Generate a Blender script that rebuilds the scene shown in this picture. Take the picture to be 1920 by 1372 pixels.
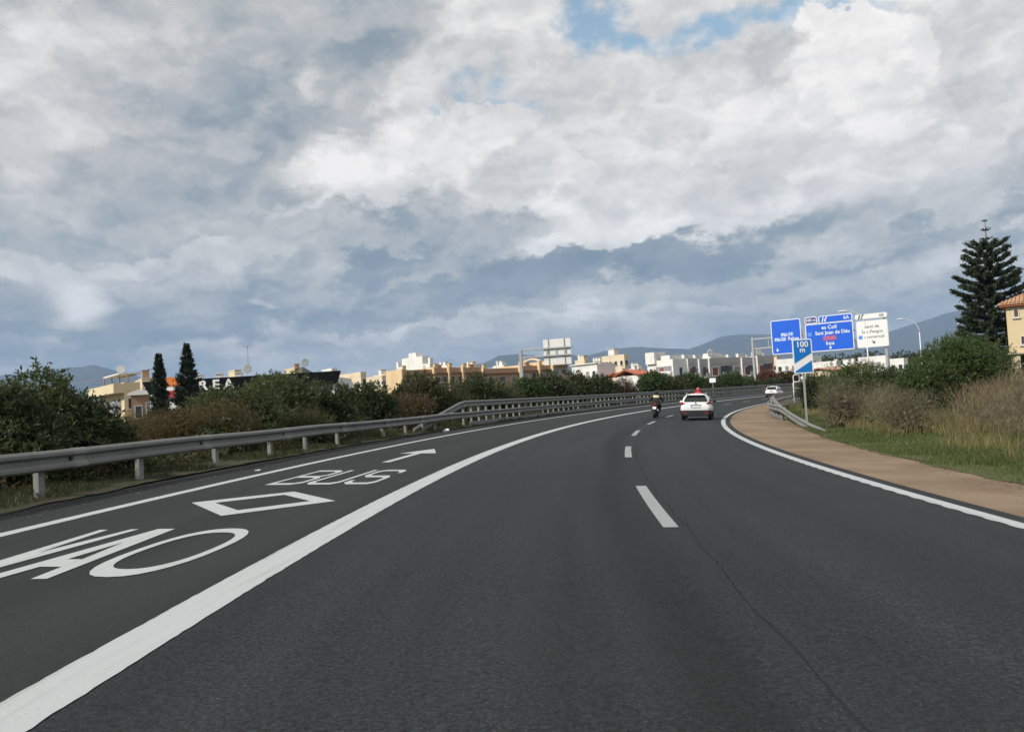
import bpy, bmesh, math, random
import numpy as np
from mathutils import Matrix, Vector, Euler

for o in list(bpy.data.objects):
    bpy.data.objects.remove(o, do_unlink=True)
scene = bpy.context.scene
C = scene.collection
PI = math.pi
R_ = math.radians

# ------------------------------------------------------------------ camera
F_PX, PITCH, ROLL, YAW, CAM_H = 1547.73, 0.04479, 0.056174, -0.010967, 1.3232
PW, PH = 1920.0, 1372.0
c_fwd = Vector((math.sin(YAW) * math.cos(PITCH), math.cos(YAW) * math.cos(PITCH), math.sin(PITCH)))
c_up0 = Vector((-math.sin(YAW) * math.sin(PITCH), -math.cos(YAW) * math.sin(PITCH), math.cos(PITCH)))
c_rt0 = Vector((math.cos(YAW), -math.sin(YAW), 0))
c_rt = c_rt0 * math.cos(ROLL) - c_up0 * math.sin(ROLL)
c_up = c_rt0 * math.sin(ROLL) + c_up0 * math.cos(ROLL)
cam_d = bpy.data.cameras.new('camera')
cam = bpy.data.objects.new('camera', cam_d)
C.objects.link(cam)
cam.matrix_world = Matrix(((c_rt.x, c_up.x, -c_fwd.x, 0), (c_rt.y, c_up.y, -c_fwd.y, 0),
                           (c_rt.z, c_up.z, -c_fwd.z, CAM_H), (0, 0, 0, 1)))
cam_d.sensor_width = 36.0
cam_d.sensor_fit = 'HORIZONTAL'
cam_d.lens = F_PX / PW * 36.0
cam_d.clip_start = 0.1
cam_d.clip_end = 60000
scene.camera = cam


def ray(u, v):
    return c_fwd + c_rt * ((u - PW / 2) / F_PX) + c_up * ((PH / 2 - v) / F_PX)


def at(u, v, D):
    "point of the place at depth D (m) that the photo shows at (u, v)"
    return Vector((0, 0, CAM_H)) + ray(u, v) * D


def proj(p):
    q = Vector(p) - Vector((0, 0, CAM_H))
    w = q.dot(c_fwd)
    return PW / 2 + q.dot(c_rt) / w * F_PX, PH / 2 - q.dot(c_up) / w * F_PX, w


def azel(u, v):
    d = ray(u, v).normalized()
    return math.degrees(math.atan2(d.x, d.y)), math.degrees(math.asin(d.z))


# ------------------------------------------------------------------ sun + sky
SUN_EL = R_(36)
sun_h = Vector((-0.80, -0.50, 0)).normalized()
to_sun = Vector((sun_h.x * math.cos(SUN_EL), sun_h.y * math.cos(SUN_EL), math.sin(SUN_EL)))
sun_d = bpy.data.lights.new('sun', 'SUN')
sun_d.energy = 4.4
sun_d.angle = R_(0.6)
sun_d.color = (1.0, 0.94, 0.86)
sun = bpy.data.objects.new('sun', sun_d)
C.objects.link(sun)
sun.rotation_euler = (-to_sun).to_track_quat('-Z', 'Y').to_euler()
sun.location = (0, 0, 60)

scene.view_settings.view_transform = 'Standard'
scene.view_settings.look = 'None'
scene.view_settings.exposure = 0.0
scene.view_settings.gamma = 1.0
scene.view_settings.use_curve_mapping = False
scene.render.resolution_x = 1024
scene.render.resolution_y = 731
scene.cycles.max_bounces = 5
scene.cycles.diffuse_bounces = 2
scene.cycles.glossy_bounces = 2
scene.cycles.volume_bounces = 0
scene.cycles.use_denoising = True
scene.cycles.use_adaptive_sampling = True
scene.cycles.adaptive_threshold = 0.012
scene.cycles.adaptive_min_samples = 12
scene.cycles.caustics_reflective = False
scene.cycles.caustics_refractive = False


class NT:
    "small helper to write node maths"
    def __init__(s, nt):
        s.nt = nt

    def new(s, t, **kw):
        n = s.nt.nodes.new(t)
        for k, v in kw.items():
            setattr(n, k, v)
        return n

    def put(s, sock, v):
        if v is None:
            return
        if isinstance(v, bpy.types.NodeSocket):
            s.nt.links.new(v, sock)
        else:
            sock.default_value = v

    def m(s, op, a, b=None, c=None, clamp=False):
        n = s.new('ShaderNodeMath', operation=op, use_clamp=clamp)
        for i, v in enumerate((a, b, c)):
            s.put(n.inputs[i], v)
        return n.outputs[0]

    def vm(s, op, a, b=None, scale=None):
        n = s.new('ShaderNodeVectorMath', operation=op)
        s.put(n.inputs[0], a)
        s.put(n.inputs[1], b)
        if scale is not None:
            s.put(n.inputs['Scale'], scale)
        return n.outputs[0]

    def step(s, x, lo, hi):
        n = s.new('ShaderNodeMapRange', interpolation_type='SMOOTHSTEP')
        s.put(n.inputs[0], x)
        n.inputs[1].default_value = lo
        n.inputs[2].default_value = hi
        return n.outputs[0]

    def lin(s, x, a, b, c, d):
        n = s.new('ShaderNodeMapRange')
        s.put(n.inputs[0], x)
        for i, v in enumerate((a, b, c, d)):
            s.put(n.inputs[1 + i], v)
        return n.outputs[0]

    def noise(s, vec, scale, detail=4, rough=0.5, lac=2.0, dist=0.0, dim='3D', w=None):
        n = s.new('ShaderNodeTexNoise', noise_dimensions=dim)
        s.put(n.inputs['Vector'], vec)
        n.inputs['Scale'].default_value = scale
        n.inputs['Detail'].default_value = detail
        n.inputs['Roughness'].default_value = rough
        n.inputs['Lacunarity'].default_value = lac
        n.inputs['Distortion'].default_value = dist
        return n

    def mixf(s, f, a, b):
        n = s.new('ShaderNodeMix', data_type='FLOAT')
        s.put(n.inputs[0], f)
        s.put(n.inputs[2], a)
        s.put(n.inputs[3], b)
        return n.outputs[0]

    def mixc(s, f, a, b, blend='MIX'):
        n = s.new('ShaderNodeMix', data_type='RGBA', blend_type=blend)
        s.put(n.inputs[0], f)
        s.put(n.inputs[6], a if isinstance(a, bpy.types.NodeSocket) else (*a, 1))
        s.put(n.inputs[7], b if isinstance(b, bpy.types.NodeSocket) else (*b, 1))
        return n.outputs[2]

    def ramp(s, f, stops, interp='LINEAR'):
        n = s.new('ShaderNodeValToRGB')
        n.color_ramp.interpolation = interp
        e = n.color_ramp.elements
        while len(e) < len(stops):
            e.new(0.5)
        for el, (p, c) in zip(e, stops):
            el.position = p
            el.color = (*c, 1)
        s.put(n.inputs[0], f)
        return n.outputs[0]

    def sep(s, v):
        n = s.new('ShaderNodeSeparateXYZ')
        s.put(n.inputs[0], v)
        return n.outputs

    def comb(s, x, y, z):
        n = s.new('ShaderNodeCombineXYZ')
        for i, v in enumerate((x, y, z)):
            s.put(n.inputs[i], v)
        return n.outputs[0]


world = bpy.data.worlds.new('World')
scene.world = world
world.use_nodes = True
wt = world.node_tree
wt.nodes.clear()
K = NT(wt)
w_out = K.new('ShaderNodeOutputWorld')
w_bg = K.new('ShaderNodeBackground')
SKY_STRENGTH = 0.1
w_bg.inputs['Strength'].default_value = SKY_STRENGTH
world.cycles.sampling_method = 'MANUAL'
world.cycles.sample_map_resolution = 256
sky_tex = K.new('ShaderNodeTexSky', sky_type='NISHITA')
sky_tex.sun_disc = False
sky_tex.sun_elevation = SUN_EL
sky_tex.sun_rotation = math.atan2(to_sun.x, to_sun.y)
sky_tex.air_density = 1.0
sky_tex.dust_density = 0.6

#SKY0
tc = K.new('ShaderNodeTexCoord')
D3 = K.vm('NORMALIZE', tc.outputs['Generated'])
dx, dy, dz = K.sep(D3)
AZ = K.m('MULTIPLY', K.m('ARCTAN2', dx, dy), 57.29578)
EL = K.m('MULTIPLY', K.m('ARCSINE', dz), 57.29578)
AE = K.comb(AZ, EL, 0.0)
DF = K.comb(dx, dy, K.m('MULTIPLY', dz, 1.6))
# billowing warp of the directions, large and small
wl = K.noise(DF, 4.5, 1.5, 0.5).outputs['Color']
ws = K.noise(DF, 13.0, 5, 0.58, 2.1).outputs['Color']
wsum = K.vm('ADD', K.vm('MULTIPLY', K.vm('SUBTRACT', wl, (.5, .5, .5)), (5.0, 3.5, 0)), K.vm('MULTIPLY', K.vm('SUBTRACT', ws, (.5, .5, .5)), (8.0, 7.0, 0)))
AW = K.vm('ADD', AE, wsum)                              # crisp, billowing outlines
AS = K.vm('ADD', AE, K.vm('SCALE', wsum, scale=0.45))   # softer ones
wlz = K.sep(wl)[2]
wsz = K.sep(ws)[2]


def ell(u, v, ru, rv, rot=0.0, lo=0.8, hi=1.15, soft=False):
    "mask of a cloud lobe round the direction seen at photo point (u, v); radii in photo px"
    a0, e0 = azel(u, v)
    g = K.new('ShaderNodeTexGradient', gradient_type='SPHERICAL')
    tm = g.texture_mapping
    tm.vector_type = 'TEXTURE'
    s = hi / 27.0
    tm.translation = (a0, e0, 0)
    tm.rotation = (0, 0, R_(rot))
    tm.scale = (ru * s, rv * s, 1)
    K.put(g.inputs[0], AS if soft else AW)
    return K.step(g.outputs[1], 0.0, 1 - lo / hi)


# relief: puffs (fractal cells, gently warped) sampled twice, a little towards the sun's side
DW = K.vm('ADD', DF, K.vm('SCALE', K.vm('SUBTRACT', ws, (.5, .5, .5)), scale=0.16))


def puffs(vec, detail):
    n = K.new('ShaderNodeTexVoronoi', voronoi_dimensions='3D', feature='F1')
    n.inputs['Scale'].default_value = 7.5
    n.inputs['Detail'].default_value = detail
    n.inputs['Roughness'].default_value = 0.55
    n.inputs['Lacunarity'].default_value = 2.3
    n.normalize = True
    K.put(n.inputs['Vector'], vec)
    return n.outputs['Distance']


p_a = puffs(DW, 2.0)
p_b = puffs(K.vm('ADD', DW, (0.012, -0.004, -0.030)), 1.0)
n_a = K.noise(DF, 9.0, 5, 0.55, 2.1, 0.0).outputs[0]
SH = K.m('MULTIPLY_ADD', K.m('SUBTRACT', p_b, p_a), 0.85, K.m('MULTIPLY', K.m('SUBTRACT', n_a, 0.5), 0.42))

# high veil with blue gaps
EW = K.sep(AW)[1]
g_ = lambda x: (x, x, x)
L0 = K.sep(K.ramp(K.m('DIVIDE', EW, 30.0), [(0.0, g_(.50)), (0.10, g_(.44)), (0.22, g_(.35)), (0.34, g_(.47)), (0.46, g_(.62)), (0.7, g_(.70)), (1.0, g_(.72))]))[0]
L = K.m('MULTIPLY_ADD', K.m('SUBTRACT', wlz, 0.5), 0.35, L0)
gap = None
for (u, v, ru, rv, a) in ((1130, 55, 110, 62, 0.58), (1215, 95, 80, 34, 0.46), (1590, 22, 140, 36, 0.55), (1632, 104, 50, 24, .55),
                          (975, 235, 80, 44, 0.58), (1150, 285, 80, 28, 0.58), (620, 222, 40, 14, 0.6),
                          (408, 402, 44, 14, 0.65), (1330, 40, 120, 36, 0.30)):
    g = K.m('MULTIPLY', ell(u, v, ru, rv, 0, 0.0, 1.5, True), a)
    gap = g if gap is None else K.m('ADD', gap, g)
cover = K.m('SUBTRACT', K.m('ADD', K.m('MULTIPLY', K.m('SUBTRACT', n_a, 0.5), 2.4), K.m('MULTIPLY_ADD', K.m('SUBTRACT', wlz, .5), .8, 0.80)), gap)
cover = K.step(cover, 0.20, 0.60)


def lobe(u, v, ru, rv, rot, base, lo=0.82, hi=1.08, soft=False, opaque=False):
    "lay a cloud lobe over what is behind it"
    global L, cover
    m_ = ell(u, v, ru, rv, rot, lo, hi, soft)
    L = K.mixf(m_, L, base)
    if opaque:
        cover = K.m('MAXIMUM', cover, m_)


# right: the great cumulus, crown to base
lobe(1860, 160, 260, 300, 0, 0.72, 0.6, 1.1, True, True)
lobe(1570, 165, 150, 135, 0, 0.89, 0.92, 1.02, False, True)
lobe(1650, 260, 110, 120, 0, 0.86, 0.85, 1.04, False, True)
lobe(1300, 275, 250, 150, 20, 0.70, 0.92, 1.02, False, True)
lobe(1425, 140, 95, 90, 0, 0.62, 0.8, 1.05, False, True)
lobe(1410, 250, 190, 80, 16, 0.86, 0.6, 1.08)
lobe(1470, 350, 360, 110, 0, 0.76, 0.6, 1.1)
lobe(1580, 120, 60, 80, 0, 0.95, 0.4, 1.15)
lobe(1240, 340, 140, 90, 0, 0.80, 0.6, 1.1)
lobe(1640, 210, 70, 60, 0, 0.93, 0.5, 1.1)
lobe(1110, 400, 170, 90, 0, 0.79, 0.9, 1.03, False, True)
lobe(1050, 415, 80, 60, 0, 0.92, 0.6, 1.1)
lobe(1240, 400, 60, 60, 0, 0.84, 0.5, 1.15)
lobe(1780, 390, 260, 60, 0, 0.60, 0.4, 1.15, True)
lobe(1450, 445, 260, 40, 2, 0.48, 0.5, 1.15)
# middle cumulus
lobe(790, 340, 320, 115, 8, 0.76, 0.92, 1.02, False, True)
lobe(700, 290, 190, 70, 10, 0.82, 0.6, 1.1)
lobe(470, 365, 125, 40, -4, 0.80, 0.85, 1.04, False, True)
lobe(880, 320, 120, 55, 0, 0.82, 0.5, 1.15)
lobe(1000, 330, 100, 70, 0, 0.70, 0.5, 1.15)
lobe(700, 425, 240, 40, 6, 0.42, 0.5, 1.15)
lobe(900, 440, 160, 40, 0, 0.42, 0.5, 1.15)
# lower left banks
lobe(160, 500, 330, 50, 0, 0.60, 0.6, 1.12, False, True)
lobe(540, 470, 190, 50, 10, 0.56, 0.85, 1.04, False, True)
lobe(360, 530, 300, 30, 4, 0.44, 0.5, 1.15)
lobe(150, 560, 64, 50, 0, 0.78, 0.1, 1.2, True)
lobe(375, 425, 56, 34, 0, 0.86, 0.3, 1.15)
lobe(500, 580, 60, 12, 0, 0.62, 0.3, 1.2)
lobe(960, 500, 60, 26, 0, 0.50, 0.6, 1.1)
# blue-grey bases
lobe(1180, 490, 400, 34, 4, 0.20, 0.6, 1.12)
lobe(730, 490, 130, 34, 4, 0.24, 0.5, 1.15)
lobe(820, 560, 330, 30, 4, 0.24, 0.6, 1.12)
lobe(1650, 470, 360, 24, 6, 0.36, 0.5, 1.15)
lobe(1560, 535, 320, 24, 4, 0.60, 0.2, 1.25)
lobe(1800, 505, 170, 26, 8, 0.62, 0.2, 1.25)
lobe(150, 625, 380, 22, 2, 0.22, 0.5, 1.15)
lobe(1100, 596, 600, 14, 3, 0.56, 0.4, 1.2)
lobe(620, 632, 420, 14, 2, 0.58, 0.4, 1.2)
# the near, darker cloud over the upper left
lobe(330, 110, 540, 220, 20, 0.51, 0.92, 1.03, False, True)
lobe(590, 150, 290, 130, 24, 0.38, 0.5, 1.1)
lobe(380, 250, 230, 110, 10, 0.42, 0.3, 1.15, True)
lobe(180, 390, 380, 75, 6, 0.40, 0.8, 1.06, False, True)
lobe(20, 170, 230, 260, 0, 0.71, 0.0, 1.2, True)
lobe(578, 145, 34, 36, 0, 0.66, 0.0, 1.25, True)

L = K.m('MULTIPLY_ADD', SH, 1.15, L)
# flat layered bands low over the land
nb = K.noise(K.comb(dx, dy, K.m('MULTIPLY', dz, 4.5)), 5.0, 4, 0.50, 2.1, 0.0).outputs[0]
low = K.step(EW, 9.0, 3.0)
cover = K.m('MAXIMUM', cover, K.step(EL, 14.5, 12.0))
L = K.m('MULTIPLY_ADD', K.m('MULTIPLY', K.m('SUBTRACT', nb, 0.5), low), 1.0, L)
cover = K.m('MAXIMUM', cover, low)

cloud_c = K.ramp(L, [(0.0, (0.19, 0.26, 0.335)), (0.28, (0.30, 0.365, 0.42)), (0.52, (0.53, 0.555, 0.565)),
                     (0.74, (0.745, 0.76, 0.76)), (0.96, (0.98, 0.98, 0.97))])
# cloud undersides turn from blue-grey far off to neutral grey overhead
tint = K.mixc(K.step(EL, 7.0, 17.0), (1.0, 1.0, 1.0), (1.035, 1.0, 0.98))
cloud_r = K.vm('SCALE', K.vm('MULTIPLY', cloud_c, tint), scale=1.0 / SKY_STRENGTH)
veil = K.m('MULTIPLY_ADD', cover, 0.78, 0.22)
sky_c = K.mixc(veil, K.vm('MULTIPLY', sky_tex.outputs[0], (1.5, 1.9, 1.75)), cloud_r)
K.put(w_bg.inputs['Color'], sky_c)
wt.links.new(w_bg.outputs[0], w_out.inputs[0])

#SKY1

# ------------------------------------------------------------------ road geometry
k0, k1, B0, B1, G1, G2 = 0.006291, -3.1e-05, 0.037474, 2.5e-05, -0.001027, 2.6e-05
_s = np.linspace(-60, 330, 3901)
_kap = np.where(_s < 150, k0 + k1 * _s, k0 + k1 * 150)
_kap = np.where(_s < 0, k0, _kap)
_ds = _s[1] - _s[0]
_i0 = int(np.argmin(abs(_s)))
_th = np.cumsum(_kap) * _ds
_th -= _th[_i0]
_x = np.cumsum(np.sin(_th)) * _ds
_y = np.cumsum(np.cos(_th)) * _ds
_x -= _x[_i0]
_y -= _y[_i0]


def zc(S):
    S = np.asarray(S, float)
    Sc = np.clip(S, 0, 150)
    return G1 * Sc + G2 * Sc * Sc + np.clip(S - 150, 0, None) * 0.004


def road(S, d, dz=0.0):
    S = np.asarray(S, float)
    d = np.asarray(d, float)
    x = np.interp(S, _s, _x)
    y = np.interp(S, _s, _y)
    th = np.interp(S, _s, _th)
    bank = B0 + B1 * np.clip(S, 0, 150)
    z = zc(S) - bank * np.clip(d, -8.2, 7.6) + dz
    return np.stack(np.broadcast_arrays(x + d * np.cos(th), y - d * np.sin(th), z), -1)


def rp(S, d, dz=0.0):
    return Vector(road(S, d, dz).tolist())


def heading(S):
    return float(np.interp(S, _s, _th))


def sm(x, a, b):
    t = np.clip((x - a) / (b - a), 0, 1)
    return t * t * (3 - 2 * t)


def side_z(S, d):
    "height of the ground beside the road"
    S = np.asarray(S, float)
    d = np.asarray(d, float)
    base = road(S, d)[..., 2]
    left = -0.15 * sm(-d, 9, 13) - 0.30 * sm(-d, 14, 26)
    right = 0.40 * sm(d, 8.5, 16) + 0.75 * sm(d, 14, 34)
    w = np.sin(S * 0.9 + d * 1.3) * 0.03 + np.sin(S * 0.37 - d * 0.8) * 0.05
    w = w * np.maximum(sm(-d, 8, 11), sm(d, 7.5, 10))
    return base + left + right + w


def terrain(x, y):
    "(s, d) of the nearest road point and height of the land there"
    x = np.asarray(x, float).ravel()
    y = np.asarray(y, float).ravel()
    idx = np.arange(0, len(_s), 20)
    cx, cy = _x[idx], _y[idx]
    best = np.full(x.shape, 1e18)
    bi = np.zeros(x.shape, int)
    for k in range(0, len(x), 4000):
        dd = (x[k:k + 4000, None] - cx) ** 2 + (y[k:k + 4000, None] - cy) ** 2
        j = dd.argmin(1)
        bi[k:k + 4000] = j
        best[k:k + 4000] = dd[np.arange(len(j)), j]
    S = _s[idx][bi]
    th = _th[idx][bi]
    d = (x - cx[bi]) * np.cos(th) - (y - cy[bi]) * np.sin(th)
    return S, d


def ground_z(x, y):
    S, d = terrain(x, y)
    r = np.hypot(np.asarray(x, float).ravel(), np.asarray(y, float).ravel())
    near = side_z(S, np.clip(d, -40, 40))
    return near * (1 - sm(r, 250, 700)) + (-0.4) * sm(r, 250, 700)


# ------------------------------------------------------------------ mesh helpers
def tag(o, label=None, cat=None, group=None, kind=None):
    if label:
        o['label'] = label
    if cat:
        o['category'] = cat
    if group:
        o['group'] = group
    if kind:
        o['kind'] = kind
    return o


def empty(name, loc, rz=0.0, label=None, cat=None, group=None):
    o = bpy.data.objects.new(name, None)
    o.empty_display_size = 0.3
    C.objects.link(o)
    o.location = loc
    o.rotation_euler = (0, 0, rz)
    return tag(o, label, cat, group)


def link(name, me, mat, parent=None):
    o = bpy.data.objects.new(name, me)
    if mat is not None and not me.materials:
        me.materials.append(mat)
    C.objects.link(o)
    if parent is not None:
        o.parent = parent
    return o


def np_mesh(name, V, Fq, mat, parent=None, smooth=False, uv=None):
    "mesh from numpy arrays; Fq is (n,3) or (n,4)"
    V = np.asarray(V, np.float32).reshape(-1, 3)
    Fq = np.asarray(Fq, np.int32)
    n, k = Fq.shape
    me = bpy.data.meshes.new(name)
    me.vertices.add(len(V))
    me.vertices.foreach_set('co', V.ravel())
    me.loops.add(n * k)
    me.loops.foreach_set('vertex_index', Fq.ravel())
    me.polygons.add(n)
    me.polygons.foreach_set('loop_start', np.arange(0, n * k, k, dtype=np.int32))
    me.polygons.foreach_set('loop_total', np.full(n, k, np.int32))
    if smooth:
        me.polygons.foreach_set('use_smooth', np.ones(n, bool))
    if uv is not None:
        l = me.uv_layers.new(name='UVMap')
        l.data.foreach_set('uv', np.asarray(uv, np.float32)[Fq.ravel()].ravel())
    me.update(calc_edges=True)
    return link(name, me, mat, parent)


class MB:
    "collects shapes for ONE mesh"
    def __init__(s):
        s.v = []
        s.f = []
        s.sm = []

    def add(s, verts, faces, smooth=False):
        b = len(s.v)
        s.v += [tuple(v) for v in verts]
        s.f += [tuple(i + b for i in f) for f in faces]
        s.sm += [smooth] * len(faces)
        return s

    def box(s, c, d, M=None, taper=(1, 1)):
        x, y, z = (t / 2 for t in d)
        vs = []
        for k in (-1, 1):
            tx, ty = (taper if k > 0 else (1, 1))
            for (i, j) in ((-1, -1), (1, -1), (1, 1), (-1, 1)):
                vs.append(Vector((i * x * tx, j * y * ty, k * z)))
        if M is not None:
            vs = [M @ v for v in vs]
        vs = [v + Vector(c) for v in vs]
        return s.add(vs, [(0, 3, 2, 1), (4, 5, 6, 7), (0, 1, 5, 4), (1, 2, 6, 5), (2, 3, 7, 6), (3, 0, 4, 7)])

    def tube(s, pts, r, n=8, smooth=True, cap=True):
        pts = [Vector(p) for p in pts]
        rs = r if isinstance(r, (list, tuple)) else [r] * len(pts)
        vs, fs = [], []
        prev = None
        for i, p in enumerate(pts):
            t = (pts[min(i + 1, len(pts) - 1)] - pts[max(i - 1, 0)]).normalized()
            a = prev if prev is not None else (Vector((0, 0, 1)) if abs(t.z) < .9 else Vector((1, 0, 0)))
            a = (a - t * a.dot(t)).normalized()
            b = t.cross(a)
            prev = a
            for k in range(n):
                w = 2 * PI * k / n
                vs.append(p + (a * math.cos(w) + b * math.sin(w)) * rs[i])
        for i in range(len(pts) - 1):
            for k in range(n):
                fs.append((i * n + k, i * n + (k + 1) % n, (i + 1) * n + (k + 1) % n, (i + 1) * n + k))
        s.add(vs, fs, smooth)
        if cap:
            b = len(s.v) - len(vs)
            s.f += [tuple(b + k for k in reversed(range(n))), tuple(b + (len(pts) - 1) * n + k for k in range(n))]
            s.sm += [False, False]
        return s

    def loft(s, rings, smooth=True, cap=True):
        n = len(rings[0])
        vs = [p for r in rings for p in r]
        fs = []
        for i in range(len(rings) - 1):
            for k in range(n):
                fs.append((i * n + k, i * n + (k + 1) % n, (i + 1) * n + (k + 1) % n, (i + 1) * n + k))
        if cap:
            fs += [tuple(reversed(range(n))), tuple((len(rings) - 1) * n + k for k in range(n))]
        return s.add(vs, fs, smooth)

    def prism(s, poly, axis_pts, smooth=False):
        "poly: list of 3D points; axis_pts: offset vector"
        a = [Vector(p) for p in poly]
        b = [p + Vector(axis_pts) for p in a]
        return s.loft([a, b], smooth)

    def sphere(s, c, r, nu=12, nv=8):
        rings = []
        rx, ry, rz = r if isinstance(r, (list, tuple)) else (r, r, r)
        for j in range(nv + 1):
            t = -PI / 2 + PI * j / nv
            q = max(math.cos(t), .02)
            rings.append([Vector((c[0] + rx * q * math.cos(2 * PI * k / nu), c[1] + ry * q * math.sin(2 * PI * k / nu), c[2] + rz * math.sin(t))) for k in range(nu)])
        return s.loft(rings)

    def torus(s, c, R, r, axis='X', nu=24, nv=8, rx=None):
        rx = rx or r
        vs, fs = [], []
        for i in range(nu):
            a = 2 * PI * i / nu
            for j in range(nv):
                b = 2 * PI * j / nv
                q = R + r * math.cos(b)
                p = (rx * math.sin(b), q * math.cos(a), q * math.sin(a))
                vs.append(Vector(p) + Vector(c))
        for i in range(nu):
            for j in range(nv):
                fs.append((i * nv + j, i * nv + (j + 1) % nv, ((i + 1) % nu) * nv + (j + 1) % nv, ((i + 1) % nu) * nv + j))
        return s.add(vs, fs, True)

    def build(s, name, mat, parent=None, bevel=0.0):
        me = bpy.data.meshes.new(name)
        me.from_pydata(s.v, [], s.f)
        me.polygons.foreach_set('use_smooth', s.sm)
        me.update()
        bm = bmesh.new()
        bm.from_mesh(me)
        bmesh.ops.recalc_face_normals(bm, faces=bm.faces)
        bm.to_mesh(me)
        bm.free()
        o = link(name, me, mat, parent)
        if bevel:
            m = o.modifiers.new('bevel', 'BEVEL')
            m.width = bevel
            m.segments = 2
            m.limit_method = 'ANGLE'
        return o


def part(name, c, d, mat, parent, bevel=0.0, M=None):
    return MB().box(c, d, M).build(name, mat, parent, bevel)


def copy_tree(o, parent=None):
    c = o.copy()
    C.objects.link(c)
    c.parent = parent
    for ch in list(o.children):
        copy_tree(ch, c)
    return c


# ------------------------------------------------------------------ materials
def new_mat(name):
    m = bpy.data.materials.new(name)
    m.use_nodes = True
    nt = m.node_tree
    b = nt.nodes['Principled BSDF']
    return m, NT(nt), b


def plain(name, col, rough=0.6, var=0.12, scale=3.0, metal=0.0, spec=0.4, bump=0.0, bscale=40.0, stain=0.0):
    m, N, b = new_mat(name)
    t = N.new('ShaderNodeTexCoord')
    n = N.noise(t.outputs['Object'], scale, 5, 0.6).outputs[0]
    c = N.mixc(n, tuple(x * (1 - var) for x in col), tuple(min(1, x * (1 + var)) for x in col))
    if stain:
        st = N.noise(N.vm('MULTIPLY', t.outputs['Object'], (1.0, 1.0, 0.25)), scale * .7, 6, .65).outputs[0]
        c = N.mixc(N.m('MULTIPLY', N.step(st, 0.52, 0.72), stain), c, tuple(x * .45 for x in col))
    N.put(b.inputs['Base Color'], c)
    b.inputs['Roughness'].default_value = rough
    b.inputs['Metallic'].default_value = metal
    b.inputs['Specular IOR Level'].default_value = spec
    if bump:
        bn = N.new('ShaderNodeBump')
        bn.inputs['Strength'].default_value = bump
        bn.inputs['Distance'].default_value = 0.01
        N.put(bn.inputs['Height'], N.noise(t.outputs['Object'], bscale, 4, .6).outputs[0])
        N.put(b.inputs['Normal'], bn.outputs[0])
    return m


def leaf_mat(name, c1, c2, c3=None, trans=0.42, rough=0.5):
    m, N, b = new_mat(name)
    g = N.new('ShaderNodeNewGeometry')
    t = N.new('ShaderNodeTexCoord')
    n = N.noise(t.outputs['Object'], 1.4, 3, .6).outputs[0]
    f = N.m('ADD', N.m('MULTIPLY', g.outputs['Random Per Island'], .55), N.m('MULTIPLY', n, .5))
    stops = [(0.15, c1), (0.6, c2), (0.95, c3 or c2)]
    col = N.ramp(f, stops)
    N.put(b.inputs['Base Color'], col)
    b.inputs['Roughness'].default_value = rough
    b.inputs['Specular IOR Level'].default_value = 0.3
    tr = N.new('ShaderNodeBsdfTranslucent')
    N.put(tr.inputs['Color'], col)
    mx = N.new('ShaderNodeMixShader')
    mx.inputs[0].default_value = trans
    out = m.node_tree.nodes['Material Output']
    m.node_tree.links.new(b.outputs[0], mx.inputs[1])
    m.node_tree.links.new(tr.outputs[0], mx.inputs[2])
    m.node_tree.links.new(mx.outputs[0], out.inputs[0])
    return m


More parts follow.
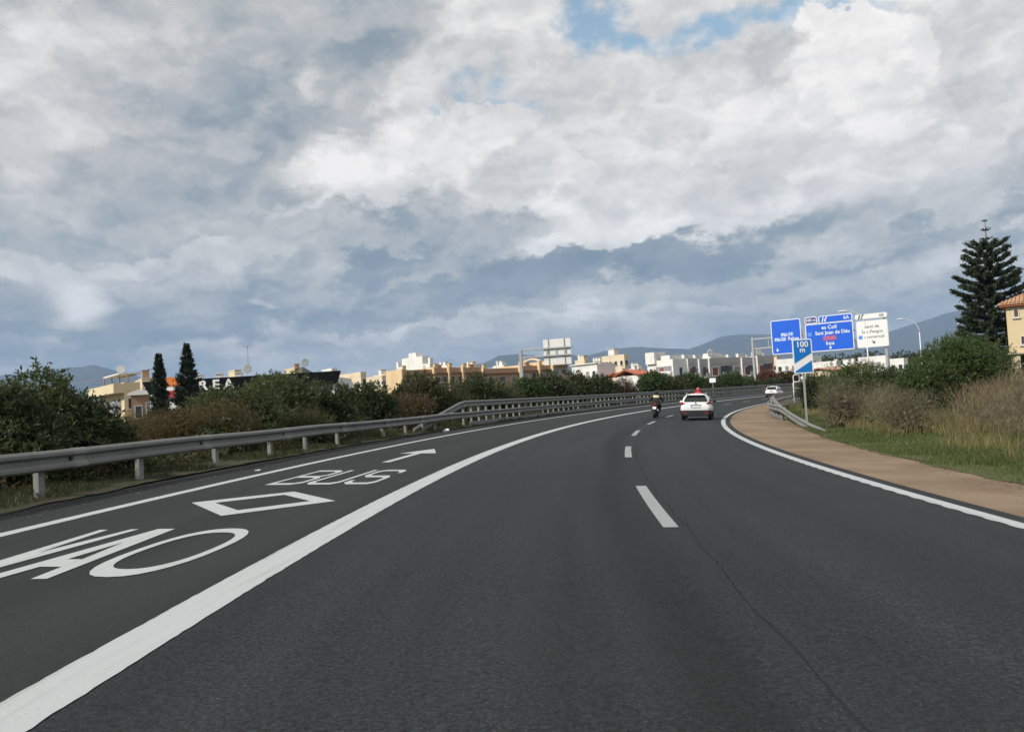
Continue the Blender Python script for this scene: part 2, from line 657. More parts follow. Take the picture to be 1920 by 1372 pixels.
def asphalt_mat():
    m, N, b = new_mat('asphalt')
    uv = N.new('ShaderNodeUVMap')
    t = N.new('ShaderNodeTexCoord')
    U = uv.outputs[0]
    us, ud, _ = N.sep(U)
    P = t.outputs['Object']
    grain = N.noise(P, 38.0, 5, 0.85).outputs[0]
    grain2 = N.noise(P, 85.0, 2, 0.6).outputs[0]
    streak = N.noise(N.vm('MULTIPLY', U, (0.06, 1.3, 1)), 1.0, 4, .55).outputs[0]
    patch = N.noise(P, 0.35, 4, .55).outputs[0]
    base = N.mixc(N.step(grain, 0.36, 0.66), (0.005, 0.0066, 0.0070), (0.035, 0.0425, 0.0435))
    base = N.mixc(N.m('MULTIPLY', N.step(grain2, 0.64, 0.76), 0.6), base, (0.17, 0.17, 0.165))
    base = N.mixc(N.m('MULTIPLY', N.step(patch, .35, .7), .35), base, (0.024, 0.0265, 0.0265), 'MIX')
    k = N.lin(streak, 0.28, 0.72, 0.80, 1.34)
    # the band worn dark by wheels beside the dashed line
    wob = N.m('MULTIPLY', N.m('SUBTRACT', N.noise(N.vm('MULTIPLY', U, (0.12, 0.0, 1)), 1.0, 2).outputs[0], .5), .5)
    dd = N.m('ABSOLUTE', N.m('SUBTRACT', N.m('ADD', ud, wob), 0.80))
    band = N.m('MULTIPLY', N.step(dd, 0.42, 0.04), 0.38)
    k = N.m('SUBTRACT', k, band)
    # paler polished wheel paths in each lane
    for c_ in (-1.25, 2.35, 3.75, -3.5, -4.9):
        e_ = N.m('ABSOLUTE', N.m('SUBTRACT', N.m('ADD', ud, wob), c_))
        k = N.m('MULTIPLY_ADD', N.step(e_, 0.48, 0.05), 0.10, k)
    oil = N.noise(N.vm('MULTIPLY', U, (0.5, 2.2, 1)), 1.0, 4, .6).outputs[0]
    k = N.m('SUBTRACT', k, N.m('MULTIPLY', N.step(oil, .62, .72), .16))
    # the older, slightly browner bus lane
    bus = N.step(ud, -2.1, -2.4)
    base = N.mixc(N.m('MULTIPLY', bus, .4), base, (0.024, 0.0235, 0.0225))
    col = N.vm('SCALE', base, scale=k)
    N.put(b.inputs['Base Color'], col)
    N.put(b.inputs['Roughness'], N.lin(grain, .3, .7, .74, .92))
    b.inputs['Specular IOR Level'].default_value = 0.22
    bn = N.new('ShaderNodeBump')
    bn.inputs['Strength'].default_value = 0.55
    bn.inputs['Distance'].default_value = 0.006
    N.put(bn.inputs['Height'], N.m('ADD', grain, N.m('MULTIPLY', grain2, .5)))
    N.put(b.inputs['Normal'], bn.outputs[0])
    return m


def paint_mat(name, lo=1.0, wear=0.5):
    m, N, b = new_mat(name)
    uv = N.new('ShaderNodeUVMap')
    t = N.new('ShaderNodeTexCoord')
    P = t.outputs['Object']
    st = N.noise(N.vm('MULTIPLY', uv.outputs[0], (0.35, 22.0, 1)), 1.0, 5, .65).outputs[0]
    gr = N.noise(P, 70.0, 4, .75).outputs[0]
    pa = N.noise(P, 1.1, 4, .6).outputs[0]
    col = N.mixc(st, (0.37, 0.395, 0.405), (0.49, 0.51, 0.515))
    f = N.m('MULTIPLY', N.step(N.m('ADD', N.m('MULTIPLY', gr, .7), N.m('MULTIPLY', st, .45)), .62, .74), wear)
    f = N.m('MULTIPLY', f, N.step(pa, .3, .6))
    col = N.mixc(N.m('MULTIPLY', N.step(N.noise(N.vm('MULTIPLY', uv.outputs[0], (0.5, 9.0, 1)), 1.0, 5, .6).outputs[0], .5, .68), wear * .6), col, (0.27, 0.275, 0.27))
    col = N.mixc(f, col, (0.20, 0.20, 0.195))
    N.put(b.inputs['Base Color'], N.vm('SCALE', col, scale=lo))
    b.inputs['Roughness'].default_value = 0.75
    bn = N.new('ShaderNodeBump')
    bn.inputs['Strength'].default_value = 0.35
    bn.inputs['Distance'].default_value = 0.004
    N.put(bn.inputs['Height'], gr)
    N.put(b.inputs['Normal'], bn.outputs[0])
    return m


def soil_mat(name, c1, c2, c3, s1=0.6, s2=14.0, bump=.6):
    m, N, b = new_mat(name)
    t = N.new('ShaderNodeTexCoord')
    P = t.outputs['Object']
    a = N.noise(P, s1, 5, .6).outputs[0]
    g = N.noise(P, s2, 5, .7).outputs[0]
    col = N.mixc(N.step(a, .35, .65), c1, c2)
    col = N.mixc(N.m('MULTIPLY', N.step(g, .5, .72), .6), col, c3)
    N.put(b.inputs['Base Color'], col)
    b.inputs['Roughness'].default_value = .95
    b.inputs['Specular IOR Level'].default_value = .15
    bn = N.new('ShaderNodeBump')
    bn.inputs['Strength'].default_value = bump
    bn.inputs['Distance'].default_value = .02
    N.put(bn.inputs['Height'], g)
    N.put(b.inputs['Normal'], bn.outputs[0])
    return m


M = {}
M['asphalt'] = asphalt_mat()
M['paint'] = paint_mat('road_paint', wear=.65)
M['paint_new'] = paint_mat('road_paint_fresh', wear=.5)
M['paint_dash'] = paint_mat('road_paint_dash', .66, .6)
M['seam'] = plain('tar_seam', (0.024, 0.0275, 0.028), .9, .3, 5, spec=.1)
M['shoulder'] = soil_mat('brown_shoulder', (0.195, 0.144, 0.096), (0.270, 0.202, 0.138), (0.145, 0.106, 0.072), .45, 30, .8)
M['verge'] = soil_mat('verge_soil', (0.050, 0.045, 0.031), (0.045, 0.052, 0.027), (0.085, 0.075, 0.052))
M['verge_right'] = soil_mat('verge_grassy', (0.085, 0.088, 0.038), (0.075, 0.092, 0.034), (0.135, 0.118, 0.07))
M['ground'] = soil_mat('land', (0.10, 0.095, 0.055), (0.065, 0.080, 0.040), (0.14, 0.12, 0.08), .02, 2.0)
M['old_asphalt'] = plain('old_asphalt', (0.12, 0.12, 0.115), .9, .15, 2.0, bump=.3)
M['galv'] = plain('galvanised', (0.20, 0.197, 0.187), .55, .16, 2.2, metal=.15, spec=.4, stain=.35)
M['galv_post'] = plain('galvanised_post', (0.27, 0.27, 0.245), .6, .14, 4.0, metal=.2, stain=.35)
M['steel'] = plain('painted_steel', (0.36, 0.37, 0.37), .5, .08, 2.0, metal=.3)
M['dark'] = plain('dark_rubber', (0.016, 0.016, 0.017), .7, .15, 6)
M['black_plastic'] = plain('black_plastic', (0.022, 0.022, 0.024), .5, .1, 4)
M['white_paint'] = plain('car_white', (0.80, 0.80, 0.79), .22, .02, 1.0, spec=.6)
M['glass'] = plain('dark_glass', (0.012, 0.014, 0.016), .08, .05, 1.0, spec=.7)
M['red_light'] = plain('tail_lamp_red', (0.36, 0.02, 0.03), .18, .1, 8, spec=.6)
M['chrome'] = plain('chrome', (0.6, 0.6, 0.6), .2, .03, 1, metal=.9)
M['plate'] = plain('number_plate', (0.72, 0.70, 0.68), .5, .04, 3)
M['sign_blue'] = plain('sign_blue', (0.006, 0.11, 0.66), .45, .05, .6)
M['sign_blue2'] = plain('marker_blue', (0.006, 0.16, 0.52), .45, .06, 1.2)
M['sign_navy'] = plain('sign_navy', (0.008, 0.03, 0.22), .45, .05, .6)
M['sign_white'] = plain('sign_white', (0.78, 0.79, 0.78), .45, .04, .8)
M['sign_red'] = plain('sign_red', (0.68, 0.07, 0.03), .45, .05, 2)
M['sign_black'] = plain('sign_black', (0.02, 0.02, 0.022), .5, .05, 2)
M['ghost'] = plain('faded_blue', (0.10, 0.26, 0.72), .5, .06, 2)
M['bark'] = plain('bark', (0.085, 0.065, 0.048), .9, .3, 6, bump=.8, bscale=20)
M['twig'] = plain('twig', (0.10, 0.075, 0.05), .9, .3, 6)
# ------------------------------------------------------------------ ground, road, verges
rng = np.random.default_rng(7)


def grid_faces(nr, nc):
    i = np.arange(nr - 1)[:, None] * nc + np.arange(nc - 1)[None, :]
    return np.stack([i, i + 1, i + 1 + nc, i + nc], -1).reshape(-1, 4)


nr, na = 90, 260
rad = np.geomspace(2.0, 12500, nr)
ang = np.linspace(0, 2 * PI, na + 1)
RR, AA = np.meshgrid(rad, ang, indexing='ij')
gx, gy = RR * np.sin(AA), RR * np.cos(AA)
gS, gD = terrain(gx, gy)
gz = ground_z(gx, gy)
inside = (gS > -40) & (gS < 255) & (np.abs(gD) < 38)
gz = np.where(inside, gz - 0.55, gz)
gv = np.stack([gx.ravel(), gy.ravel(), gz], -1)
tag(np_mesh('ground', gv, grid_faces(nr, na + 1)[:, ::-1], M['ground'], smooth=True), kind='structure')


def strip(name, S, dcols, mat, dz=0.0, parent=None, zf=None, uv=True):
    "sheet following the road; dcols is (nS, nD) or (nD,)"
    S = np.asarray(S, float)
    d = np.asarray(dcols, float)
    if d.ndim == 1:
        d = np.broadcast_to(d, (len(S), len(d)))
    SS = np.broadcast_to(S[:, None], d.shape)
    V = road(SS, d, dz)
    if zf is not None:
        V[..., 2] = zf(SS, d) + dz
    uvs = np.stack([SS, d], -1).reshape(-1, 2)
    return np_mesh(name, V.reshape(-1, 3), grid_faces(*d.shape)[:, ::-1], mat, parent, uv=uvs, smooth=True)


S_road = np.concatenate([np.arange(-30, 60, 1.0), np.arange(60, 262, 2.0)])
carriageway = tag(strip('road', S_road, np.linspace(-7.7, 5.0, 14), M['asphalt']), kind='structure')


def grass_edge(S):
    return np.interp(S, [-30, 5, 12, 25, 34, 42, 55, 70, 260], [6.1, 6.3, 6.6, 7.05, 7.5, 7.7, 7.4, 7.2, 7.2])


sh = strip('shoulder', S_road, np.stack([np.full(len(S_road), 4.95), np.full(len(S_road), 6.2), grass_edge(S_road) + .6], 1), M['shoulder'], -0.004)
tag(sh, kind='structure')
S_v = np.concatenate([np.arange(-30, 70, 0.4), np.arange(70, 260, 2.0)])
jr = np.interp(S_v, S_v, rng.normal(0, .05, len(S_v))) + .08 * np.sin(S_v * 1.7) * np.sin(S_v * .63)
cols = np.array([0.25, .8, 1.6, 2.6, 4, 6, 9, 13, 18, 24, 31.0])
dR = grass_edge(S_v)[:, None] + np.concatenate([[0], cols])[None, :]
dR[:, 0] += jr


def zr(SS, d):
    z = side_z(SS, d)
    e = grass_edge(SS) + .2
    return z + 0.035 * sm(d, e - .25, e + .1) - .8 * sm(d, 36, 38)


tag(strip('verge', S_v, dR, M['verge_right'], 0.002, zf=zr), kind='structure')
jl = rng.normal(0, .05, len(S_v)) + .10 * np.sin(S_v * 1.3) * np.sin(S_v * .41)
cl = np.array([-30.5, -25, -20, -16, -13, -11, -9.6, -8.6, -7.8, -7.3])
dL = np.concatenate([np.broadcast_to(cl, (len(S_v), len(cl))), (-7.0 + jl * .9 + np.interp(S_v, [0, 9, 14, 60], [.1, .1, -.35, -.35]))[:, None]], 1)


def zl(SS, d):
    return side_z(SS, d) + 0.03 * sm(-d, 6.9, 7.4) - .8 * sm(-d, 29, 30.4)


tag(strip('verge', S_v, dL, M['verge'], 0.002, zf=zl), kind='structure')
# the opposite carriageway behind the hedge, glimpsed through a gap
So = np.arange(-30, 250, 3.0)
opp = strip('opposite_road', So, np.array([-26.0, -22, -18, -14.5]), M['old_asphalt'], 0.10, zf=side_z)
tag(opp, kind='structure')
strip('edge_line', So, np.array([-15.3, -15.1]), M['paint'], 0.106, parent=opp, zf=side_z)

# painted lines
LZ = 0.005
S_l = np.concatenate([np.arange(-4, 70, .5), np.arange(70, 258, 2.0)])
S_l = np.concatenate([np.arange(2, 24, .08), np.arange(24, 70, .5), np.arange(70, 258, 2.0)])


def rag(n, a=.003):
    return rng.normal(0, a, n)


strip('edge_line', S_l, np.stack([-6.01 + rag(len(S_l)), -5.83 + rag(len(S_l))], 1), M['paint_new'], LZ, carriageway)
strip('bus_lane_line', S_l, np.stack([-2.50 + rag(len(S_l)), np.full(len(S_l), -2.34), -2.17 + rag(len(S_l))], 1), M['paint'], LZ, carriageway)
# right edge line: profiled, saw-toothed along its inner side
Sz = np.arange(2, 60, .125)
tooth = np.where((np.arange(len(Sz)) % 4) < 2, 0.0, 0.022)
strip('edge_line', Sz, np.stack([4.56 + tooth, np.full(len(Sz), 4.77)], 1), M['paint'], LZ, carriageway)
strip('edge_line', np.arange(59.9, 258, 2.0), np.array([4.57, 4.77]), M['paint'], LZ, carriageway)
for n in range(-1, 20):
    s0 = 8.70 + 10.35 * n
    strip('lane_dash', np.linspace(s0, s0 + 4.15, 6), np.array([1.14, 1.30]), M['paint_dash'], LZ, carriageway)
# tar seam beside the dashes
Ss = np.concatenate([np.arange(1, 30, .1), np.arange(30, 48, 1.)])
sw = .003 + .006 * np.abs(np.sin(Ss * 2.3) * np.sin(Ss * .71 + 1)) + rng.uniform(0, .004, len(Ss))
sc_ = np.interp(Ss, [1, 3.5, 5.3, 8.5, 14.8, 40, 70], [1.27, 1.27, 1.29, 1.385, 1.40, 1.42, 1.42]) + .012 * np.sin(Ss * 3.1) + rng.normal(0, .004, len(Ss))
strip('tar_seam', Ss, np.stack([sc_ - sw, sc_ + sw], 1), M['seam'], 0.003, carriageway)


def road_poly(name, loops, mat, dz=LZ + .001):
    "flat paint from outline loops given as (s, d); inner loops are holes"
    bm = bmesh.new()
    edges = []
    for lp in loops:
        vs = [bm.verts.new((s, d, 0)) for s, d in lp]
        edges += [bm.edges.new((vs[i], vs[(i + 1) % len(vs)])) for i in range(len(vs))]
    bmesh.ops.triangle_fill(bm, use_beauty=True, use_dissolve=False, edges=edges)
    for f in bm.faces:
        if f.normal.z > 0:
            f.normal_flip()
    V = np.array([v.co[:] for v in bm.verts])
    bm.verts.index_update()
    Fc = np.array([[v.index for v in f.verts] for f in bm.faces])
    bm.free()
    W_ = road(V[:, 0], V[:, 1], dz)
    return np_mesh(name, W_, Fc, mat, carriageway, uv=V[:, :2])


PN = M['paint_new']
road_poly('letter_v', [[(8.84, -4.985), (8.84, -4.895), (7.49, -4.785), (8.86, -4.645), (8.86, -4.555), (6.4, -4.70), (6.4, -4.86)]], PN)
road_poly('letter_a', [[(8.87, -4.34), (8.87, -4.15), (6.37, -3.96), (6.37, -4.09), (6.84, -4.135), (6.85, -4.335), (6.37, -4.375), (6.37, -4.52)],
                       [(8.05, -4.262), (7.17, -4.295), (7.17, -4.155)]], PN)


def ring(cs, cd, rs, rd, n=28, p=2.4):
    o = []
    for k in range(n):
        a = 2 * PI * k / n
        c, s_ = math.cos(a), math.sin(a)
        o.append((cs + rs * math.copysign(abs(c) ** (2 / p), c), cd + rd * math.copysign(abs(s_) ** (2 / p), s_)))
    return o


road_poly('letter_o', [ring(7.64, -3.50, 1.22, .405), ring(7.66, -3.50, .94, .318)], PN)
road_poly('diamond_mark', [[(9.86, -4.07), (11.19, -5.10), (12.47, -4.10), (11.25, -3.07)],
                           [(10.36, -4.075), (11.15, -4.74), (12.04, -4.095), (11.26, -3.43)]], PN)


def L_(x, y, x0, w):
    return (13.5 + y * 2.72, x0 + x * w)


def letter(name, x0, w, outer, holes=()):
    th = lambda lp: [({.19: .135, .81: .865, .80: .855}.get(x, x), {.12: .10, .88: .90}.get(y, y)) for x, y in lp]
    outer, holes = th(outer), [th(h_) for h_ in holes]
    road_poly(name, [[L_(x, y, x0, w) for x, y in lp] for lp in (outer, *holes)], PN)


letter('letter_b', -5.0, .56, [(0, 0), (.78, 0), (1, .12), (1, .42), (.86, .51), (1, .60), (1, .88), (.78, 1), (0, 1)],
       [[(.19, .12), (.19, .455), (.70, .455), (.80, .38), (.80, .17), (.72, .12)], [(.19, .57), (.19, .88), (.70, .88), (.80, .83), (.80, .63), (.70, .57)]])
letter('letter_u', -4.36, .56, [(0, 1), (0, .12), (.2, 0), (.8, 0), (1, .12), (1, 1), (.81, 1), (.81, .17), (.70, .12), (.30, .12), (.19, .17), (.19, 1)])
letter('letter_s', -3.72, .56, [(0, .26), (0, .12), (.2, 0), (.8, 0), (1, .12), (1, .44), (.8, .56), (.28, .56), (.19, .62), (.19, .82), (.28, .88), (.72, .88), (.81, .82), (.81, .74),
                                (1, .74), (1, .88), (.8, 1), (.2, 1), (0, .88), (0, .56), (.2, .44), (.72, .44), (.81, .38), (.81, .18), (.72, .12), (.28, .12), (.19, .18), (.19, .26)])
road_poly('arrow_mark', [[(18.2, -4.30), (18.2, -4.12), (21.1, -4.12), (21.1, -3.72), (22.9, -4.21), (21.1, -4.70), (21.1, -4.30)]], PN)

# ------------------------------------------------------------------ mountains
M['hill'] = soil_mat('hill_scrub', (0.026, 0.034, 0.026), (0.040, 0.044, 0.032), (0.10, 0.092, 0.078), .0016, .012, .2)


def smooth_noise(n, rough, seed):
    r = np.random.default_rng(seed)
    out = np.zeros(n)
    amp, k = 1.0, 4
    while k < n:
        xs = np.linspace(0, 1, k)
        out += amp * np.interp(np.linspace(0, 1, n), xs, r.normal(0, 1, k))
        amp *= rough
        k *= 2
    return out


def range_(name, D, prof, seed, depth=2600.0, rough=9.0):
    us = np.linspace(prof[0][0], prof[-1][0], 150)
    vs = np.interp(us, [p[0] for p in prof], [p[1] for p in prof])
    fall = np.array([1.0, .97, .9, .8, .66, .5, .34, .18, .0])
    top = np.array([at(u, v, D)[:] for u, v in zip(us, vs)])
    H = top[:, 2] + smooth_noise(len(us), .55, seed) * rough
    H *= sm(np.arange(len(us)), 0, 7) * sm(np.arange(len(us))[::-1], 0, 7)
    dirs = top[:, :2] / np.linalg.norm(top[:, :2], axis=1, keepdims=True)
    rows = []
    off = np.linspace(0, 1, len(fall))
    for sgn, order in ((-1, range(len(fall) - 1, 0, -1)), (1, range(0, len(fall)))):
        for k in order:
            p = top[:, :2] + dirs * sgn * depth * off[k] * .5
            spur = smooth_noise(len(us), .7, seed + 31 + k * sgn) * .05 * (off[k] > 0) * np.sin(off[k] * PI)
            z = H * (fall[k] + spur) - 15 * (1 - fall[k])
            rows.append(np.concatenate([p, z[:, None]], 1))
    V = np.stack(rows)
    return tag(np_mesh(name, V.reshape(-1, 3), grid_faces(V.shape[0], V.shape[1]), M['hill'], smooth=True), kind='structure')


range_('hills', 8200, [(-420, 735), (-150, 716), (0, 702), (60, 694), (120, 690), (150, 691), (178, 688), (205, 693), (240, 702), (300, 720), (420, 738), (560, 752)], 3, rough=7)
range_('hills', 8600, [(600, 745), (760, 706), (850, 690), (885, 682), (905, 680), (930, 668), (955, 663), (985, 665), (1030, 671), (1085, 669), (1140, 672), (1230, 690), (1300, 708)], 5, rough=7)
range_('hills', 9300, [(960, 712), (1060, 680), (1110, 664), (1150, 654), (1195, 651), (1240, 656), (1290, 657), (1325, 645), (1350, 634), (1385, 629), (1430, 628), (1480, 633), (1560, 641),
                       (1640, 632), (1690, 616), (1740, 600), (1775, 588), (1800, 583), (1850, 590), (1930, 586), (2050, 600), (2200, 640), (2330, 690)], 11, rough=8)

# ------------------------------------------------------------------ guard rails
W_PROF = [(0, .155), (.040, .152), (.082, .118), (.082, .074), (.012, .022), (.012, -.022), (.082, -.074), (.082, -.118), (.040, -.152), (0, -.155),
          (-.018, -.15), (-.018, -.022), (-.018, .022), (-.018, .15)]


def beam(name, Ss, ds, zs, parent, mat, flip=1, prof=W_PROF, zbase=None):
    "W-beam along the road: Ss, ds, zs (centre height over the road edge)"
    Ss, ds, zs = map(lambda a: np.asarray(a, float), (Ss, ds, zs))
    rings = []
    for s, d, z in zip(Ss, ds, zs):
        rings.append([rp(s, d + flip * px, z + pz) for px, pz in prof])
    return MB().loft(rings, smooth=False).build(name, mat, parent)


post_me = {}


def posts(S_list, d, h, parent, mat=None, w=.10, t=.06, tilt=None, z0=-.06):
    for i, s in enumerate(S_list):
        key = (round(h, 3), w, t)
        if key not in post_me:
            mb = MB()
            mb.box((0, 0, h / 2), (t * .15, w, h)).box((t * .5, w / 2 - .004, h / 2), (t, .008, h)).box((t * .5, -w / 2 + .004, h / 2), (t, .008, h)).box((t * .5, 0, h - .003), (t, w - .02, .006))
            o = mb.build('post', mat or M['galv_post'], parent)
            post_me[key] = o.data
        else:
            o = link('post', post_me[key], None, parent)
        o.location = rp(s, d, z0)
        tl = (tilt or {}).get(i, 0)
        o.rotation_euler = (0, tl + random.Random(i * 7 + int(s)).uniform(-.015, .015), PI / 2 * 0 - heading(s) + PI)


g1 = empty('guardrail', (0, 0, 0), 0, 'long low grey W-beam guardrail along the left edge of the bus lane', 'guardrail')
Sg = np.concatenate([np.arange(4, 45, 1.0), np.arange(45, 172, 2.0)])
dip = -.03 * np.exp(-((Sg - 30) / 3.5) ** 2) + .008 * np.sin(Sg * .9)
beam('rail', Sg, np.full(len(Sg), -7.62) + .015 * np.sin(Sg * 1.3), .575 + dip, g1, M['galv'])
posts([5.9, 8.8, 11.75, 14.4, 17.25, 20.0, 22.2, 24.6, 29.0, 31.3, 33.4, 35.0], -7.70, .62, g1, w=.14, t=.08, tilt={8: .26})
SPL = [(px * 1.0 + (.006 if px >= 0 else -.004), pz * 1.03) for px, pz in W_PROF]
for s in np.arange(8.4, 60, 4.1):
    beam('rail_splice', [s - .17, s + .17], [-7.62 + .015 * math.sin(s * 1.3)] * 2, [.575 + float(np.interp(s, Sg, dip))] * 2, g1, M['galv_post'], prof=SPL)
for s in (8.2, 12.3, 16.4, 20.5, 24.6, 28.7, 32.8, 36.9, 41.0, 45.1, 49.2):
    mb = MB()
    p0 = rp(s, -7.62 + .016, .575)
    p1 = rp(s, -7.62 + .05, .575)
    mb.tube([p0, p1], .032, 10)
    mb.build('bolt', M['black_plastic'], g1)
g2 = empty('guardrail', (0, 0, 0), 0, 'raised double guardrail with ramped end on close-set posts behind the bus lane edge', 'guardrail')
S2 = np.concatenate([[32.6, 34.5, 36.4, 38.2, 39.3, 40.2], np.arange(41, 172, 2.0)])
z2 = np.interp(S2, [32.6, 39.5, 40.3, 200], [.06, 1.08, 1.115, 1.115])
beam('upper_rail', S2, np.full(len(S2), -7.86), z2, g2, M['galv'])
SK = [(0, .10), (.02, .09), (.02, -.09), (0, -.10), (-.02, -.09), (-.02, .09)]
S3 = np.arange(40, 172, 2.0)
beam('lower_skirt', S3, np.full(len(S3), -7.60), np.full(len(S3), .12), g2, M['galv'], prof=SK)
posts(list(np.arange(39.6, 168, 1.33)), -7.76, 1.12, g2, w=.12, t=.09)

# right-hand guard rail, inside of the bend
g3 = empty('guardrail', (0, 0, 0), 0, 'double guardrail turned down to the grass beside the brown shoulder', 'guardrail')
S4 = np.concatenate([[29.8, 33, 36, 39, 42, 44, 47], np.arange(50, 120, 2.0)])
d4 = np.interp(S4, [30, 42, 50, 60, 120], [7.72, 7.55, 7.15, 7.0, 7.0])
z4 = np.interp(S4, [30.6, 42, 44, 200], [-.05, .50, .575, .575])
beam('lower_rail', S4, d4, z4, g3, M['galv'], flip=-1)
S5 = np.concatenate([[41, 44, 47, 49.5, 51], np.arange(53, 120, 2.0)])
d5 = np.interp(S5, [30, 42, 50, 60, 120], [8.25, 7.95, 7.45, 7.30, 7.3])
z5 = np.interp(S5, [41, 50.5, 52, 200], [.0, .86, .95, .95])
beam('upper_rail', S5, d5, z5, g3, M['galv'], flip=-1)
S6 = np.arange(43, 119, 2.0)
beam('lower_skirt', S6, np.interp(S6, [42, 50, 60, 120], [7.55, 7.13, 7.0, 7.0]), np.full(len(S6), .14), g3, M['galv'], flip=-1, prof=SK)
for s in list(np.arange(43.5, 118, 2.0)):
    posts([s], float(np.interp(s, [30, 42, 50, 60, 120], [8.08, 7.80, 7.32, 7.17, 7.17])), .70 if s < 50 else 1.05, g3, w=.12, t=.09)
posts([36.0, 39.5], 7.85, .34, g3, w=.12, t=.09)


# ------------------------------------------------------------------ lettering
def lettering(text, size, mat, parent, loc, align='CENTER', depth=.012, sx=1.0, name='lettering', bold=0.0):
    "upright text in the local xz plane facing -y"
    cu = bpy.data.curves.new('t', 'FONT')
    cu.body = text
    cu.size = size
    cu.align_x = align
    cu.align_y = 'CENTER'
    cu.extrude = depth / 2
    cu.offset = bold
    cu.resolution_u = 3
    tmp = bpy.data.objects.new('t', cu)
    C.objects.link(tmp)
    dg = bpy.context.evaluated_depsgraph_get()
    me = bpy.data.meshes.new_from_object(tmp.evaluated_get(dg))
    bpy.data.objects.remove(tmp, do_unlink=True)
    me.transform(Matrix.Rotation(PI / 2, 4, 'X') @ Matrix.Diagonal((sx, 1, 1, 1)))
    me.materials.clear()
    o = link(name, me, mat, parent)
    o.location = loc
    return o


def round_rect(w, h, r, n=4):
    o = []
    for cx, cz, a0 in ((w / 2 - r, h / 2 - r, 0), (-w / 2 + r, h / 2 - r, 90), (-w / 2 + r, -h / 2 + r, 180), (w / 2 - r, -h / 2 + r, 270)):
        for k in range(n + 1):
            a = R_(a0 + 90 * k / n)
            o.append((cx + r * math.cos(a), cz + r * math.sin(a)))
    return o


def plate(name, w, h, r, y, t, mat, parent, c=(0, 0)):
    return MB().prism([(c[0] + x, y, c[1] + z) for x, z in round_rect(w, h, r)], (0, t, 0)).build(name, mat, parent)


def sign_panel(parent, cx, cz, w, h, y, face, border, bw=.12, r=.25, name='sign_panel'):
    "panel with a raised border rim and face; returns the panel object (children in the same frame)"
    p = plate(name, w, h, r, y, .06, border, parent, (cx, cz))
    plate('face', w - 2 * bw, h - 2 * bw, max(r - bw, .05), y - .012, .011, face, p, (cx, cz))
    return p


def flat_poly(name, pts, y, mat, parent, t=.01):
    return MB().prism([(x, y, z) for x, z in pts], (0, t, 0)).build(name, mat, parent)


# ------------------------------------------------------------------ overhead sign gantry
def find(fn, lo, hi, target, n=50):
    flo = fn(lo) - target
    for _ in range(n):
        mid = (lo + hi) / 2
        if (fn(mid) - target) * flo > 0:
            lo = mid
        else:
            hi = mid
    return (lo + hi) / 2


sG = find(lambda s: proj(rp(s, -9.4, 2))[0], 90, 180, 1416)
pL = rp(sG, -9.4)
hG = heading(sG)
ax = Vector((math.cos(hG), -math.sin(hG), 0))
wG = find(lambda w: proj(pL + ax * w + Vector((0, 0, 2)))[0], 5, 40, 1665.5)
gz0 = float(side_z(sG, -9.4))
gan = empty('sign_gantry', (pL.x, pL.y, gz0), -hG, 'tall grey sign gantry spanning the road with two blue panels and a white one', 'sign gantry')


def loc_of(u, v, off=0.0):
    "local (x, z) on the gantry plane seen at photo (u, v)"
    n = Vector((-ax.y, ax.x, 0))
    r = ray(u, v)
    o = Vector((0, 0, CAM_H))
    t = ((Vector((pL.x, pL.y, 0)) + n * off) - o).dot(n) / r.dot(n)
    p = o + r * t
    q = p - Vector((pL.x, pL.y, gz0))
    return q.dot(ax), q.z


topL = loc_of(1412, 633)[1]
part('post', (0, 0, topL / 2), (.36, .30, topL), M['steel'], gan, .03)
zR0 = float(ground_z([(pL + ax * wG).x], [(pL + ax * wG).y])[0]) - gz0
topR = loc_of(1660, 590)[1]
part('post', (wG, 0, (topR + zR0) / 2), (.36, .30, topR - zR0), M['steel'], gan, .03)
part('base_plate', (0, 0, .05), (.7, .7, .1), M['steel'], gan)
zb1 = loc_of(1425, 635)[1]
zb2 = loc_of(1425, 653)[1]
for z in (zb1, zb2):
    part('beam', (wG / 2 - .1, 0.02, z), (wG - .55, .22, .24), M['steel'], gan, .02)
for k in range(8):
    x = 2.6 + (wG - 3.8) * k / 7
    part('strut', (x, 0.02, (zb1 + zb2) / 2), (.12, .12, zb1 - zb2 - .25), M['steel'], gan)


def panel_px(u0, v0, u1, v1, face, border, bw=.13, r=.3):
    "panel from its top-left and bottom-right photo corners"
    x0, z1 = loc_of(u0, v0, -.3)
    x1, z0 = loc_of(u1, v1, -.3)
    return sign_panel(gan, (x0 + x1) / 2, (z0 + z1) / 2, x1 - x0, z1 - z0, -.42, face, border, bw, r), (x0 + x1) / 2, (z0 + z1) / 2, x1 - x0, z1 - z0


def down_arrow(p, x, z, s, mat, ang=0):
    pts = [(-.09, .5), (.09, .5), (.09, 0), (.42, 0), (0, -.5), (-.42, 0), (-.09, 0)]
    c, sn = math.cos(ang), math.sin(ang)
    flat_poly('arrow', [(x + s * (a * c - b * sn), z + s * (a * sn + b * c)) for a, b in pts], YT, mat, p)


